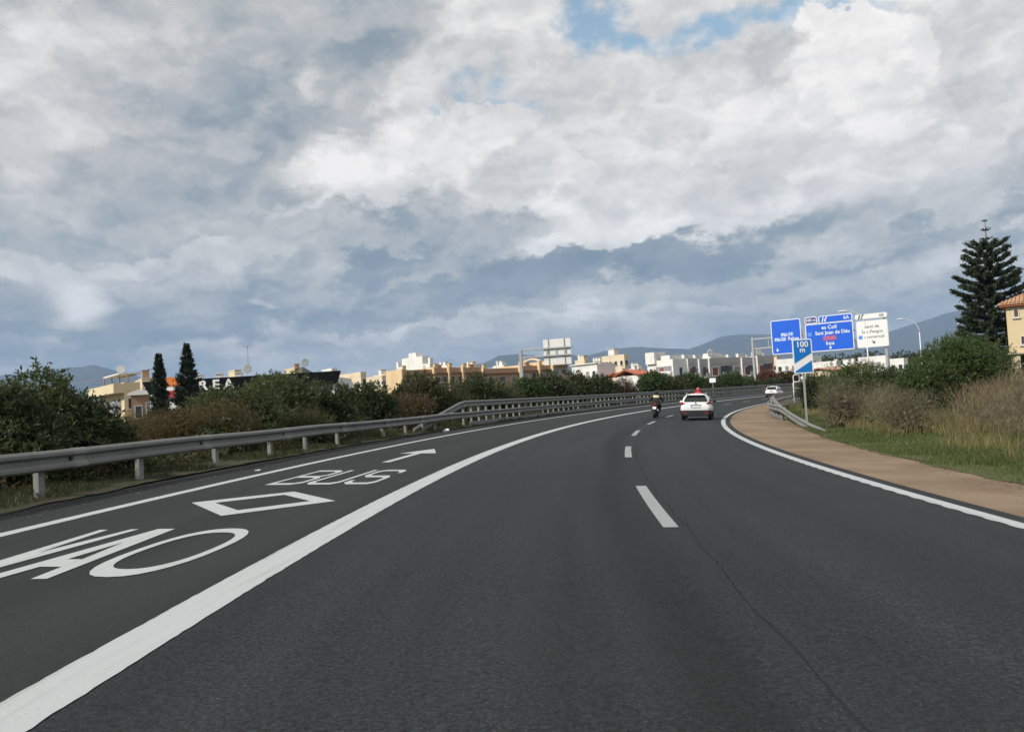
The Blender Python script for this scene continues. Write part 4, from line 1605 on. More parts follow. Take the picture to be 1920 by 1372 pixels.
def conifer(u, v_top, D, wpx, label, seed):
    r = np.random.default_rng(seed)
    tp = at(u, v_top, D)
    gz_ = float(ground_z([tp.x], [tp.y])[0])
    o = empty('cypress_tree', (tp.x, tp.y, gz_ - .05), 0, label, 'conifer')
    H = tp.z - gz_
    W_ = wpx * D / F_PX / 2
    MB().tube([(0, 0, 0), (0.02, 0, H * .5), (0, 0, H * .97)], [.16, .10, .02], 8).build('trunk', M['bark'], o)
    Vs, Fs, base = [], [], 0
    nb = 120
    mb = MB()
    for k in range(nb):
        t = ((k + r.uniform()) / nb) ** .92
        z = H * (.02 + .95 * t)
        Rr = W_ * (1 - t) ** .85 * min(1, .55 + t * 4) * r.uniform(.55, 1.3) + .03
        a = k * 2.399 + r.normal(0, .3)
        out = np.array([math.cos(a), math.sin(a), r.uniform(.15, .6)])
        p1 = np.array([0, 0, z]) + out * Rr
        m = 42
        tt = r.uniform(.2, 1, (m, 1)) ** .7
        org = np.array([0, 0, z]) * (1 - tt) + p1 * tt + r.normal(0, .02 + .06 * (1 - t), (m, 3))
        org[:, 2] -= .10 * (1 - tt[:, 0])
        dv = out / np.linalg.norm(out) + r.normal(0, .35, (m, 3)) + np.array([0, 0, .25])
        dv /= np.linalg.norm(dv, axis=1, keepdims=True)
        V, Fq = sprig_leaves(org, dv, r, 4, .07 + .13 * (1 - t), .09 + .07 * (1 - t), .40)
        Vs.append(V)
        Fs.append(Fq + base)
        base += len(V)
        if k % 3 == 0:
            mb.tube([(0, 0, z - .05), tuple(p1 * .9 + np.array([0, 0, z]) * .1)], [.02, .008], 4)
    np_mesh('crown', np.concatenate(Vs), np.concatenate(Fs), GREEN['cyp'], o)
    tag(mb.build('branches', M['bark'], o), kind='stuff')


conifer(297, 657, 40, 44, 'slimmer and shorter of the two dark conifers at the left', 51)
conifer(349, 638, 41, 74, 'taller and broader of the two dark conifers beside the black sign', 52)

# far wood behind the white houses, reads as one mass
r_ = np.random.default_rng(9)
Vs, Fs, base = [], [], 0
for k in range(30):
    u = 1515 + k * 10.5 + r_.uniform(-5, 5)
    D = r_.uniform(235, 300)
    p = at(u, np.interp(u, [1515, 1545, 1600, 1680, 1760, 1830], [668, 658, 661, 657, 652, 640]) + r_.uniform(-3, 5), D)
    pts, uu, _, _ = crown_points(r_, r_.uniform(7, 12), 8, p.z - 1, 0, 260, 14)
    pts = pts + np.array([p.x, p.y, 0])
    V, Fq = sprig_leaves(pts, uu, r_, 4, .6, .75, .6)
    Vs.append(V)
    Fs.append(Fq + base)
    base += len(V)
tag(np_mesh('far_wood', np.concatenate(Vs), np.concatenate(Fs), GREEN['dark']), 'distant line of dark trees behind the white houses at the right', 'wood', kind='stuff')
# ------------------------------------------------------------------ buildings
def wall(name, col, **k):
    return plain(name, col, .85, k.pop('var', .10), k.pop('scale', .5), stain=k.pop('stain', .25), **k)


M['w_white'] = wall('render_white', (.74, .73, .69))
M['w_cream'] = wall('render_cream', (.70, .58, .42))
M['w_yellow'] = wall('render_yellow', (.66, .56, .36))
M['w_ochre_shade'] = wall('render_ochre_shade', (.40, .255, .16))  # ochre darkened: the terrace facades' shade is put into the colour
M['w_grey_shade'] = wall('render_grey_shade', (.37, .365, .36))  # pale walls greyed: shade on the flats' facades is in the colour
M['w_brown'] = wall('render_brown', (.30, .19, .12))
M['w_ochre_lit'] = wall('render_ochre_lit', (.66, .50, .30))  # sunlit tone of the ochre terrace walls, put into the colour
M['stone'] = wall('stone_pale', (.50, .42, .31), scale=3.0)
M['tile'] = plain('roof_tile', (.42, .24, .14), .85, .3, 3)
M['tile_red'] = plain('roof_tile_red', (.42, .14, .08), .85, .25, 2)
M['pane'] = plain('window_pane', (.03, .035, .04), .12, .2, .8, spec=.6)
M['shutter'] = plain('shutter_red', (.20, .06, .05), .7, .2, 2)
M['shutter_g'] = plain('shutter_grey', (.22, .23, .24), .7, .15, 2)
M['frame'] = plain('window_frame', (.55, .54, .52), .6, .05, 2)
M['dish'] = plain('dish_white', (.80, .80, .78), .5, .03, 2)
M['fascia'] = plain('fascia_black', (.007, .0075, .009), .85, .15, .5, spec=.1)
M['antenna'] = plain('antenna', (.25, .25, .25), .5, .1, 2)


def win(parent, x, z, w, h, y=0.0, face='front', mat='pane', sill=True, Wd=0):
    "window: frame part with a pane sub-part, set into the given face"
    f, p = MB(), MB()
    t = .07
    if face == 'front':
        def B(mb, cx, cz, ww, hh, yo, th): mb.box((cx, y + yo, cz), (ww, th, hh))
    else:
        def B(mb, cx, cz, ww, hh, yo, th): mb.box((y + yo, cx, cz), (th, ww, hh))
    B(f, x - w / 2 + t / 2, z, t, h, -.03, .08)
    B(f, x + w / 2 - t / 2, z, t, h, -.03, .08)
    B(f, x, z + h / 2 - t / 2, w - 2 * t, t, -.03, .08)
    B(f, x, z - h / 2 + t / 2, w - 2 * t, t, -.03, .08)
    if sill:
        B(f, x, z - h / 2 - .05, w + .2, .09, -.07, .18)
    fo = f.build('window', M['frame'], parent)
    B(p, x, z, w - 2 * t, h - 2 * t, -.012, .03)
    p.build('pane', M[mat], fo)


def corner(u0, uc, u1, vt, D, rot):
    "nearest corner at uc; facade runs right to u1, side runs back-left to u0"
    p = at(uc, vt, D)
    a = Vector((math.cos(rot), math.sin(rot), 0))
    b_ = Vector((-math.sin(rot), math.cos(rot), 0))
    W_ = find(lambda t: proj(p + a * t)[0], .05, 80, u1) if u1 > uc else 3.0
    Dp = find(lambda t: proj(p + b_ * t)[0], .05, 80, u0) if u0 < uc else 3.0
    return p, W_, Dp


Z_B = -0.6


def building(name, label, u0, uc, u1, vt, D, rot=R_(35), mat='w_white', group=None, floors=3, fh=2.9, wf=None, wl=None, fmat='pane', par=.35, lmat=None, dmin=6.0, cat='building', wwid=1.0, whgt=1.25, lw=True, prev=None, step=1.0, deep=None):
    if prev is not None:
        # next unit of a row: starts where the last one ends, one step forward
        po, pw = prev
        pr_ = po.rotation_euler.z
        e = po.location + Vector((math.cos(pr_), math.sin(pr_), 0)) * (pw + .02) + Vector((math.sin(rot), -math.cos(rot), 0)) * step
        uc, _, D = proj((e.x, e.y, 5.0))
        p, W_, Dp = corner(u0, uc, u1, vt, D, rot)
        p = Vector((e.x, e.y, p.z))
    else:
        p, W_, Dp = corner(u0, uc, u1, vt, D, rot)
    Dr = deep or (max(Dp, dmin) if Dp < 2.5 else Dp)
    H = p.z - Z_B
    o = empty(name, (p.x, p.y, Z_B), rot, label, cat, group)
    mb = MB()
    mb.box((W_ / 2, Dr / 2, (H - par) / 2), (W_, Dr, H - par))
    mb.build('wall', M[mat], o)
    # parapet ring
    t = .22
    pm_ = MB()
    pm_.box((W_ / 2, t / 2 - .03, H - par / 2), (W_ + .06, t, par)).box((W_ / 2, Dr - t / 2 + .03, H - par / 2), (W_ + .06, t, par))
    pm_.box((t / 2 - .03, Dr / 2, H - par / 2), (t, Dr - 2 * t + .06, par)).box((W_ - t / 2 + .03, Dr / 2, H - par / 2), (t, Dr - 2 * t + .06, par))
    pm_.build('parapet', M[lmat or mat], o)
    nf = wf if wf is not None else max(2, int(W_ / 2.4))
    nl = wl if wl is not None else (max(1, int(Dr / 3.4)) if lw else 0)
    rr = random.Random(int(uc * 7))
    for f in range(floors):
        z = H - par - 1.45 - f * fh
        if z < .9:
            break
        for i in range(nf):
            x = W_ * (i + .5) / nf + rr.uniform(-.15, .15)
            ww = min(wwid * rr.uniform(.85, 1.25), W_ / nf * .7)
            win(o, x, z, ww, whgt * rr.choice([1, 1, 1.45]) if whgt > 1 else whgt, 0, 'front', rr.choice([fmat, 'pane', 'shutter_g']))
        for i in range(nl):
            y = Dr * (i + .5) / nl
            win(o, y, z, min(.9, Dr / nl * .6), 1.15, 0, 'left', rr.choice(['pane', 'shutter_g']))
    return o, W_, Dr, H


def roof_box(o, x, y, z, w, d, h, mat, name='chimney', cap=True):
    mb = MB().box((x, y, z + h / 2), (w, d, h))
    if cap:
        mb.box((x, y, z + h + .04), (w * 1.25, d * 1.25, .08))
    return mb.build(name, mat, o)


def dish(o, x, y, z, r=.45, yaw=0.0):
    mb = MB()
    mb.tube([(x, y, z), (x, y, z + .7)], .03, 6)
    rings = []
    for t in (0.05, .35, .7, 1.0):
        rings.append([Vector((x + r * t * math.cos(a), y - .12 * t * t - .05, z + .75 + r * t * math.sin(a))) for a in np.linspace(0, 2 * PI, 16, endpoint=False)])
    for t in (1.0, .05):
        rings.append([Vector((x + r * t * math.cos(a), y - .12 * t * t - .02, z + .75 + r * t * math.sin(a))) for a in np.linspace(0, 2 * PI, 16, endpoint=False)])
    mb.loft(rings)
    mb.tube([(x, y - .05, z + .75), (x, y - .45, z + .65)], .015, 5)
    return mb.build('satellite_dish', M['dish'], o)


def antenna(o, x, y, z, h=2.0):
    mb = MB().tube([(x, y, z), (x, y, z + h)], .03, 5)
    mb.tube([(x - .5, y, z + h - .1), (x + .5, y, z + h - .1)], .018, 4)
    for k in range(5):
        mb.tube([(x - .4 + k * .2, y - .25, z + h - .1), (x - .4 + k * .2, y + .25, z + h - .1)], .012, 4)
    return mb.build('antenna', M['antenna'], o)


# --- left: yellow flats with balconies
o, W_, Dr, H = building('apartment_building', 'yellow low flats with balconies left of the slim conifer', 184, 232, 262, 717, 92, R_(38), 'w_yellow', floors=2, par=.9, wl=0, wf=1)
for f in range(2):
    z = H - 3.6 - f * 2.9
    part('recess_shade', (-.02, Dr * .52, z + .95), (.06, Dr * .82, 1.5), M['shutter_g'], o)  # flat grey panel on the wall; its colour stands for the recess shade
    part('balcony_slab', (-.65, Dr * .5, z - .42), (1.3, Dr * .92, .16), M['w_white'], o)
    part('balcony_wall', (-1.22, Dr * .5, z + .05), (.12, Dr * .92, .78), M['w_yellow'], o)
    win(o, Dr * .35, z + .9, 1.3, 1.3, -.06, 'left', 'pane', False)
part('roof_band', (-.55, Dr * .5, H - .62), (1.1, Dr * 1.02, 1.05), M['w_yellow'], o)
for i in range(4):
    part('pergola_post', (.6, .8 + i * (Dr - 1.6) / 3, H + .55), (.16, .16, 1.1), M['w_ochre_shade'], o)
part('pergola_roof', (1.3, Dr * .5, H + 1.16), (2.4, Dr * .6, .14), M['w_white'], o)
dish(o, .9, Dr * .4, H + 1.1, .5)
o, W_, Dr, H = building('house', 'brown-walled annexe between the yellow flats and the slim conifer', 238, 246, 288, 741, 80, R_(20), 'w_brown', floors=1, wf=2, wl=0, par=.2)
MB().prism([(-.3, -.3, H), (W_ + .3, -.3, H), (W_ + .3, -.3, H + .18), (W_ * .35, -.3, H + .55), (-.3, -.3, H + .18)], (0, 3.5, 0)).build('roof', M['w_white'], o)
o, W_, Dr, H = building('house', 'cream rooftop house with tiny windows just left of the slim conifer', 250, 266, 300, 708, 105, R_(30), 'w_cream', floors=1, wf=2, wl=1, par=.2)
roof_box(o, W_ * .3, 2, H, .8, .8, 1.0, M['w_ochre_shade'])

# --- store with black fascia and lettering
D_ST = 66.0
k = D_ST / F_PX
pl, pr = at(266, 714.5, D_ST), at(637, 696.5, D_ST)
st_rot = math.atan2(pr.y - pl.y, pr.x - pl.x)
st_w = (Vector((pr.x, pr.y)) - Vector((pl.x, pl.y))).length
st = empty('store', (pl.x, pl.y, Z_B), st_rot, 'low store with long black fascia and white block letters behind the hedge', 'store')
st_h = (pl.z + pr.z) / 2 - Z_B
part('wall', (st_w / 2 - .3, 5.2, (st_h - .3) / 2), (st_w - 1.4, 9.4, st_h - .3), M['w_white'], st)
fh_ = 1.02
MB().prism([(0, 0, st_h - .02), (st_w, 0, st_h + .02), (st_w - .35, 0, st_h - fh_), (.55, 0, st_h - fh_ - .05)], (0, .5, 0)).build('fascia', M['fascia'], st)
lw_ = (370 - 266) * k
for i, ch in enumerate('REA'):
    lettering(ch, 1.05, M['sign_white'], st, (lw_ + .45 + i * 1.03, -.03, st_h - .58), bold=.035, depth=.05, sx=1.1, name='letter')
sx0 = (318 - 266) * k
sgn = empty('x', (0, 0, 0))
bpy.data.objects.remove(sgn)
flat_poly('logo_orange_cap', [(sx0 - .95, st_h - .55), (sx0 + .95, st_h - .50), (sx0 + .75, st_h + .12), (sx0 + .1, st_h + .28), (sx0 - .5, st_h + .12)], -.10, plain('logo_orange', (.72, .20, .04), .5), st, .09)
flat_poly('logo_white_band', [(sx0 - .95, st_h - .86), (sx0 + .95, st_h - .81), (sx0 + .95, st_h - .52), (sx0 - .95, st_h - .57)], -.10, M['sign_white'], st, .09)
flat_poly('logo_red_base', [(sx0 - .85, st_h - .88), (sx0 + .9, st_h - .83), (sx0 + .85, st_h - 1.15), (sx0 + .4, st_h - 1.36), (sx0 - .4, st_h - 1.36), (sx0 - .75, st_h - 1.2)], -.10, plain('logo_red', (.50, .025, .05), .5), st, .09)
part('base_strip', (st_w - 2.5, .3, st_h - fh_ - .45), (4.2, .1, .8), M['w_white'], st)
for i in range(3):
    roof_box(st, 4.2 + i * 1.6, 1.2, st_h - .3, .45, .6, .62, M['frame'], 'roof_vent')

# --- rooftops behind the store
o, W_, Dr, H = building('house', 'small ochre rooftop with satellite dish peeping over the hedge left of centre', 428, 440, 452, 693, 95, R_(35), 'w_yellow', floors=2, wf=1, wl=1, par=.15, cat='house')
dish(o, W_ + 1.0, 1, H - .6, .5)
antenna(o, W_ + 1.2, 1.2, H - .3, 3.2)
o, W_, Dr, H = building('house', 'yellow rooftop with sloping dark roof above the middle of the black fascia', 534, 552, 566, 689, 95, R_(35), 'w_yellow', floors=2, wf=1, wl=1, par=.15, cat='house')
MB().prism([(W_, -.1, H + .1), (W_ + 1.8, -.1, H - .9), (W_ + 1.8, -.1, H - 1.2), (W_, -.1, H - 1.2)], (0, 3, 0)).build('lean_to_roof', M['shutter_g'], o)
roof_box(o, .6, 1, H, .5, .5, .4, M['w_ochre_shade'])
dish(o, W_ + .7, 1, H - .1, .45)
o, W_, Dr, H = building('building', 'white roof block above the right end of the black fascia', 603, 622, 632, 690, 110, R_(32), 'w_white', floors=2, wf=1, wl=1)
o, W_, Dr, H = building('apartment_building', 'cream flats with dark balconies right of the black fascia', 634, 676, 686, 697, 160, R_(36), 'w_cream', floors=3, wf=1, wl=4, par=.8)
o, W_, Dr, H = building('house', 'pale low house left of the ochre terrace', 682, 716, 726, 704, 190, R_(36), 'w_cream', floors=2, wf=1, wl=3, par=.3)
o, W_, Dr, H = building('house', 'cream house with small roof turret adjoining the ochre terrace', 700, 722, 733, 701, 200, R_(36), 'w_cream', floors=2, wf=1, wl=2, par=.3)
roof_box(o, .8, 3, H, 1.4, 1.4, 1.2, M['w_white'], 'turret')

# --- white stepped block
o, W_, Dr, H = building('apartment_building', 'white stepped tower block standing highest over the ochre terrace', 744, 806, 815, 681, 225, R_(40), 'w_white', floors=4, wf=1, wl=5, par=.5)
part('upper_storey', (W_ / 2 + .2, Dr * .52, H + 1.15), (max(W_ - 1, 2), Dr * .62, 2.3), M['w_white'], o)
part('top_storey', (W_ / 2 + .2, Dr * .52, H + 2.9), (max(W_ - 2, 1.6), Dr * .22, 1.3), M['w_white'], o)
for y in (.02, .98):
    part('corner_turret', (.5, Dr * y, H + .7), (1.0, 1.0, 1.6), M['w_white'], o)
for y in (.34, .7):
    win(o, Dr * y, H + 1.2, 1.6, .9, max(.7 - .0, .02), 'left', 'pane', False)
antenna(o, W_ / 2, Dr * .5, H + 3.4, 1.8)

# --- ochre terrace, house by house
TG = 'ochre terrace houses'
terr = [
    (726, 755, 812, 694, 165, 'leftmost and broadest ochre terrace house with a sunlit yellow gable'),
    (806, 815, 842, 690, 163, 'second ochre terrace house from the left below the stepped white block'),
    (838, 846, 868, 689, 161, 'third ochre terrace house from the left'),
    (864, 872, 906, 689, 159, 'fourth ochre terrace house, left of the long white roof'),
    (902, 910, 975, 691, 157, 'long low ochre terrace house left of the left gantry post'),
    (971, 979, 1011, 686, 155, 'ochre terrace house directly behind the left gantry post'),
    (1006, 1014, 1036, 684, 153, 'narrow ochre terrace house left of the pale sign back'),
    (1030, 1038, 1066, 677, 151, 'rightmost ochre terrace house below the pale sign back'),
]
prev = None
for i, (u0, uc, u1, vt, D, lab) in enumerate(terr):
    o, W_, Dr, H = building('terrace_house', lab, u0, uc, u1, vt, D, R_(33), 'w_ochre_shade', TG, floors=3, par=.9, lmat='w_ochre_shade', wl=(2 if i == 0 else 0), wwid=1.3, prev=prev, step=.7, deep=9.0 if i else None)
    prev = (o, W_)
    part('eave', (W_ / 2, -.25, H - 1.05), (W_ * .98, .5, .12), M['w_brown'], o)
    part('gable_wall', (-.16, Dr / 2, H / 2 + .12), (.26, Dr + .3, H + .25), M['w_ochre_lit'], o)  # lighter than the facade: sunlight painted into the gable colour
    roof_box(o, min(.9, W_ * .3), 1.4, H, .7, .7, .9, M['w_ochre_lit'])
    if i % 2:
        roof_box(o, W_ * .7, 2.4, H - .2, .9, .8, .9, M['w_ochre_shade'])
    if i in (2, 4):
        antenna(o, W_ * .5, 2, H, 1.8)
o, W_, Dr, H = building('building', 'long white flat roof behind the ochre terrace', 904, 992, 1000, 683, 200, R_(48), 'w_white', floors=2, wf=1, wl=5, par=.6)
o, W_, Dr, H = building('building', 'arched cream roof terrace behind the left gantry arm', 978, 1018, 1030, 679, 190, R_(45), 'w_cream', floors=1, wf=1, wl=3)
MB().tube([(0, Dr * t, H + .9 * math.sin(t * PI)) for t in np.linspace(0.05, .95, 9)], .25, 6).build('arch', M['w_cream'], o)
dish(o, .5, Dr * .95, H, .8)

# --- white and cream blocks right of the terrace
o, W_, Dr, H = building('building', 'white two-storey block with a shaded grey side wall in mid distance', 1072, 1119, 1153, 681, 145, R_(35), 'w_white', floors=2, wf=0, wl=4, par=.4)
part('roof_edge', (-.12, Dr / 2, H + .08), (.5, Dr + .4, .16), M['w_white'], o)
o, W_, Dr, H = building('apartment_building', 'tall cream block with scattered small windows right of the white block', 1128, 1170, 1178, 664, 190, R_(40), 'w_cream', floors=4, wf=1, wl=4, par=.5)
roof_box(o, W_ * .5, Dr * .55, H, 1.6, 2.0, 1.5, M['w_white'], 'stair_tower')
antenna(o, W_ * .5, Dr * .5, H + 1.5, 1.6)
for i in range(3):
    pp = at(1110 + i * 6.5, 677, 172)
    q = o.matrix_world.inverted() if False else None
o, W_, Dr, H = building('building', 'low cream block with three round chimneys between white and cream blocks', 1106, 1126, 1140, 679, 168, R_(38), 'w_cream', floors=2, wf=1, wl=1, par=.2)
for i in range(3):
    MB().tube([(.6, .8 + i * (Dr - 1.6) / 2, H), (.6, .8 + i * (Dr - 1.6) / 2, H + .9)], .32, 10).tube([(.6, .8 + i * (Dr - 1.6) / 2, H + .9), (.6, .8 + i * (Dr - 1.6) / 2, H + 1.0)], .42, 10).build('chimney', M['w_white'], o)


def gable_house(name, label, u0, uc, u1, v_eave, D, rot, wm, rm, rise, ov=.4, group=None):
    o, W_, Dr, H = building(name, label, u0, uc, u1, v_eave, D, rot, wm, group, floors=1, wf=2, wl=1, par=.12, cat='house')
    rf = MB()
    n = max(4, int(W_ / .6))
    for sgn_ in (0, 1):
        y0, y1 = (-ov, Dr / 2) if sgn_ == 0 else (Dr + ov, Dr / 2)
        a0, a1 = Vector((-ov, y0, H - .05)), Vector((-ov, y1, H + rise))
        rf.prism([a0, a1, a1 + Vector((0, 0, .16)), a0 + Vector((0, 0, .16))], (W_ + 2 * ov, 0, 0))
        for i in range(n + 1):
            x = -ov + (W_ + 2 * ov) * i / n
            rf.tube([(x, y0, H + .12), (x, y1, H + rise + .17)], .09, 5)
    rf.build('roof', M[rm], o)
    roof_box(o, W_ * .7, Dr * .45, H + rise * .7, .6, .6, 1.0, M['w_white'])
    return o


gable_house('house', 'house with sunlit orange-red tiled roof right of the tall cream block', 1160, 1172, 1190, 706, 140, R_(25), 'w_cream', 'tile_red', .7)
gable_house('house', 'house with steep orange-red roof touching the white corner flats', 1188, 1196, 1216, 703, 136, R_(30), 'w_white', 'tile_red', .9)

# --- white corner and grey flats
FG = 'grey modern flats'
o, W_, Dr, H = building('apartment_building', 'white corner flats with curved balcony at the left end of the grey row', 1213, 1261, 1288, 673, 150, R_(35), 'w_white', floors=3, wf=1, wl=0, par=1.0, fmat='shutter', lmat='w_white')
prev = (o, W_)
part('tower', (1.0, Dr * .80, H + .5), (3.0, Dr * .36, 2.2), M['w_white'], o)
part('roof_box', (2.0, Dr * .35, H + .35), (3.0, Dr * .34, .9), M['w_white'], o)
for f in range(2):
    z = H - 2.6 - f * 2.9
    part('recess_shade', (-.02, Dr * .36, z + .6), (.06, Dr * .6, 1.6), M['shutter_g'], o)  # no hollow: shade of the balcony recess painted as a grey panel
    rings = []
    for zz in (z - .5, z + .45):
        rings.append([Vector((-1.3 * math.sin(a) ** .6 if 0 < a < PI else 0, Dr * .36 - Dr * .33 * math.cos(a), zz)) for a in np.linspace(0, PI, 12)])
    MB().loft(rings).build('balcony', M['w_white'], o)
    win(o, Dr * .42, z + .55, 1.3, 1.5, -.06, 'left', 'shutter', False)
    win(o, Dr * .84, z + .55, .9, 1.2, 0, 'left', 'shutter', False)
grey = [
    (1282, 1287, 1311, 672, 148, 'second unit of the grey flats, right of the white corner, with red shutters'),
    (1307, 1312, 1330, 672.5, 147, 'narrow grey flats unit with dark recessed balcony'),
    (1324, 1330, 1391, 671, 146, 'widest grey flats unit below the large satellite dish'),
    (1386, 1393, 1420, 670, 145, 'grey flats unit behind the right gantry left post'),
    (1415, 1421, 1452, 667, 144, 'rightmost grey flats unit beside the left blue panel'),
]
for i, (u0, uc, u1, vt, D, lab) in enumerate(grey):
    o, W_, Dr, H = building('apartment_building', lab, u0, uc, u1, vt, D, R_(28), 'w_grey_shade', FG, floors=3, wl=0, par=1.1, fmat='shutter', wwid=1.5, whgt=1.6, prev=prev, step=.28, deep=9.0)
    prev = (o, W_)
    part('end_wall', (-.10, Dr / 2, H / 2), (.16, Dr + .1, H - .05), M['w_white'], o)  # white beside the grey facade: sunlight put into the wall colour
    for f in range(2):
        z = H - 3.0 - f * 2.9
        part('balcony_slab', (W_ * .5, -.45, z - .55), (W_ * .42, .9, .14), M['w_grey_shade'], o)
        part('balcony_wall', (W_ * .5, -.86, z - .1), (W_ * .42, .1, .8), M['w_grey_shade'], o)
        part('recess_shade', (W_ * .5, -.045, z + .65), (W_ * .34, .05, 1.6), M['pane'], o)  # dark sheet on the facade, painted shade of a recess
    roof_box(o, W_ * .15 + .4, 2, H - .3, .6, .7, 1.1, M['w_white'], 'chimney')
    antenna(o, W_ * .35, 3.0, H - .2, 1.7)
    roof_box(o, W_ * .55, 2.5, H - .3, .7, .8, 1.1, M['w_white'], 'chimney')
    roof_box(o, W_ * .85, 2.2, H - .3, .6, .6, .9, M['w_white'], 'chimney')
    if i == 2:
        dish(o, W_ * .10 + .3, 1.0, H + .2, .75)
        MB().prism([(W_ * .15, 1.0, H - .2), (W_ * .75, 1.0, H - .2), (W_ * .45, 1.0, H + .9), (W_ * .2, 1.0, H + 1.0)], (0, 2.5, 0)).build('pitched_roof', M['w_white'], o)
    if i == 4:
        dish(o, W_ * .35, 1.2, H + .1, .7)
        antenna(o, W_ * .6, 2, H, 2)

# --- pale houses seen under the sign panels
o, W_, Dr, H = building('building', 'cream-white block partly behind the countdown sign', 1455, 1508, 1524, 670, 170, R_(42), 'w_white', floors=3, wf=1, wl=4, par=.6)
o, W_, Dr, H = building('building', 'white block right behind the countdown sign', 1496, 1522, 1540, 667, 176, R_(30), 'w_white', floors=3, wf=2, wl=2, par=.5)
o, W_, Dr, H = building('house', 'low white house below the middle blue panel', 1551, 1568, 1576, 676, 165, R_(40), 'w_white', floors=2, wf=1, wl=2)
gable_house('house', 'low house with terracotta roof right of the countdown sign', 1544, 1556, 1584, 694, 150, R_(15), 'w_cream', 'tile', .4)
o, W_, Dr, H = building('house', 'white cubic house left of the gantry right post', 1643, 1660, 1667, 666, 170, R_(38), 'w_white', floors=2, wf=1, wl=2)
o, W_, Dr, H = building('house', 'white flat-roofed house right of the gantry right post', 1668, 1694, 1702, 671, 165, R_(38), 'w_white', floors=2, wf=1, wl=2)
gable_house('house', 'low terracotta-roofed house below the white sign panel', 1604, 1618, 1636, 690, 150, R_(15), 'w_white', 'tile', .4)

more = [
    ('white flat-topped block behind the second terrace house', 818, 838, 846, 685, 240, 'w_white'),
    ('cream block with roof huts behind the fourth terrace house', 868, 888, 898, 685, 235, 'w_cream'),
    ('pale block peeping over the long low terrace house', 924, 944, 952, 684, 230, 'w_white'),
    ('small cream block between the sign back and the white block', 1078, 1096, 1104, 674, 215, 'w_cream'),
    ('white block left of the orange-red roofs and lower than the cream tower', 1176, 1198, 1208, 690, 200, 'w_white'),
    ('pale block over the right end of the grey flats', 1436, 1456, 1466, 676, 210, 'w_cream'),
    ('low white block between the two terracotta roofs', 1580, 1598, 1606, 682, 190, 'w_white'),
    ('low cream block below the left edge of the white sign panel', 1612, 1628, 1636, 680, 200, 'w_cream'),
]
for i, (lab, u0, uc, u1, vt, D, mt) in enumerate(more):
    o, W_, Dr, H = building('building', lab, u0, uc, u1, vt, D, R_(38), mt, floors=3, wf=1, wl=3, par=.4)
    roof_box(o, W_ * .5, Dr * .3, H, 1.2, 1.4, 1.1, M[mt], 'roof_hut')
    roof_box(o, W_ * .6, Dr * .75, H, .7, .7, 1.3, M['w_white'])
    if i % 2 == 0:
        antenna(o, W_ * .4, Dr * .5, H, 2.0)

# --- cream house at the right edge
D_H = 72.0
pc = at(1884, 560, D_H)
gz_ = float(ground_z([pc.x], [pc.y])[0])
hs_ = empty('house', (pc.x, pc.y, gz_ - .1), R_(-34), 'cream two-storey house with tiled roof cut off by the right photo edge', 'house')
kk = D_H / F_PX


def hz(v, u=1900):
    return at(u, v, D_H).z - gz_ + .1


He, Hm = hz(572), hz(661)
M['w_house'] = wall('render_house', (.62, .50, .31))
part('wall', (5, 4, (He + Hm) / 2), (10, 8, He - Hm), M['w_house'], hs_)
part('floor_band', (4.95, 3.95, Hm - .08), (10.3, 8.3, .16), M['stone'], hs_)
part('ground_wall', (6.2, 4.6, Hm / 2 - .08), (8.5, 7.0, Hm - .16), M['w_house'], hs_)
for xx in (.45, 3.4, 6.4):
    pp_ = part('pillar', (xx, .35, Hm / 2 - .08), (.62, .62, Hm - .18), M['stone'], hs_)
    for j in range(4):
        part('stone_block', (xx, .35, .3 + j * (Hm - .6) / 3.4), (.68, .68, .42), M['stone'], pp_)
part('garage_shade', (2.0, 1.06, Hm * .40), (2.0, .1, Hm * .78), M['pane'], hs_)  # flat dark panel; the shade inside the garage is its colour
part('rubble_base', (.5, .2, .18), (1.3, 1.0, .5), M['stone'], hs_, .08)
for (u, v, w, h) in ((1900, 588, .42, .78), (1918, 585, .42, .78), (1911, 639, .68, .80), (1936, 637, .7, .8)):
    x = (u - 1884) * kk
    win(hs_, x, hz(v, u), w, h, 0, 'front')
    part('shutter', (x, -.045, hz(v, u)), (w * .5, .03, h * .8), plain('shutter_wood', (.10, .055, .035), .7), hs_)
rf = MB()
a0, a1 = Vector((-.55, -.55, He + .02)), Vector((-.55, 4, He + 1.9))
rf.prism([a0, Vector((10.5, -.55, He + .02)), Vector((10.5, 4, He + 1.9)), Vector((3.6, 4, He + 1.9))], (0, 0, .14))
rf.prism([a0, Vector((-.55, 8.5, He + .02)), Vector((3.6, 4, He + 1.9))], (0, 0, .14))
rfo = rf.build('roof', M['tile'], hs_)
for i in range(36):
    x = -.5 + i * .3
    t1 = min(1.0, (x + .55) / 4.15)
    if t1 > .08:
        MB().tube([(x, -.6, He + .17), (x, -.55 + 4.55 * t1, He + .17 + 1.88 * t1)], .085, 5).build('tile_row', M['tile'], rfo)
part('eave', (4.9, 3.9, He - .06), (10.7, 8.7, .13), M['tile_red'], hs_)
wl_ = empty('garden_wall', (pc.x, pc.y, gz_ - .1), R_(-34), 'broken pale stone pillars left of the cream house below the pine', 'wall')
for xx, hh in ((-.75, Hm * .62), (-1.35, Hm * .5)):
    for j in range(4):
        part('stone_block', (xx, 1.4, .15 + hh * (j + .5) / 4), (.44 + .05 * (j % 2), .44, hh / 4 - .02), M['stone'], wl_, .03)

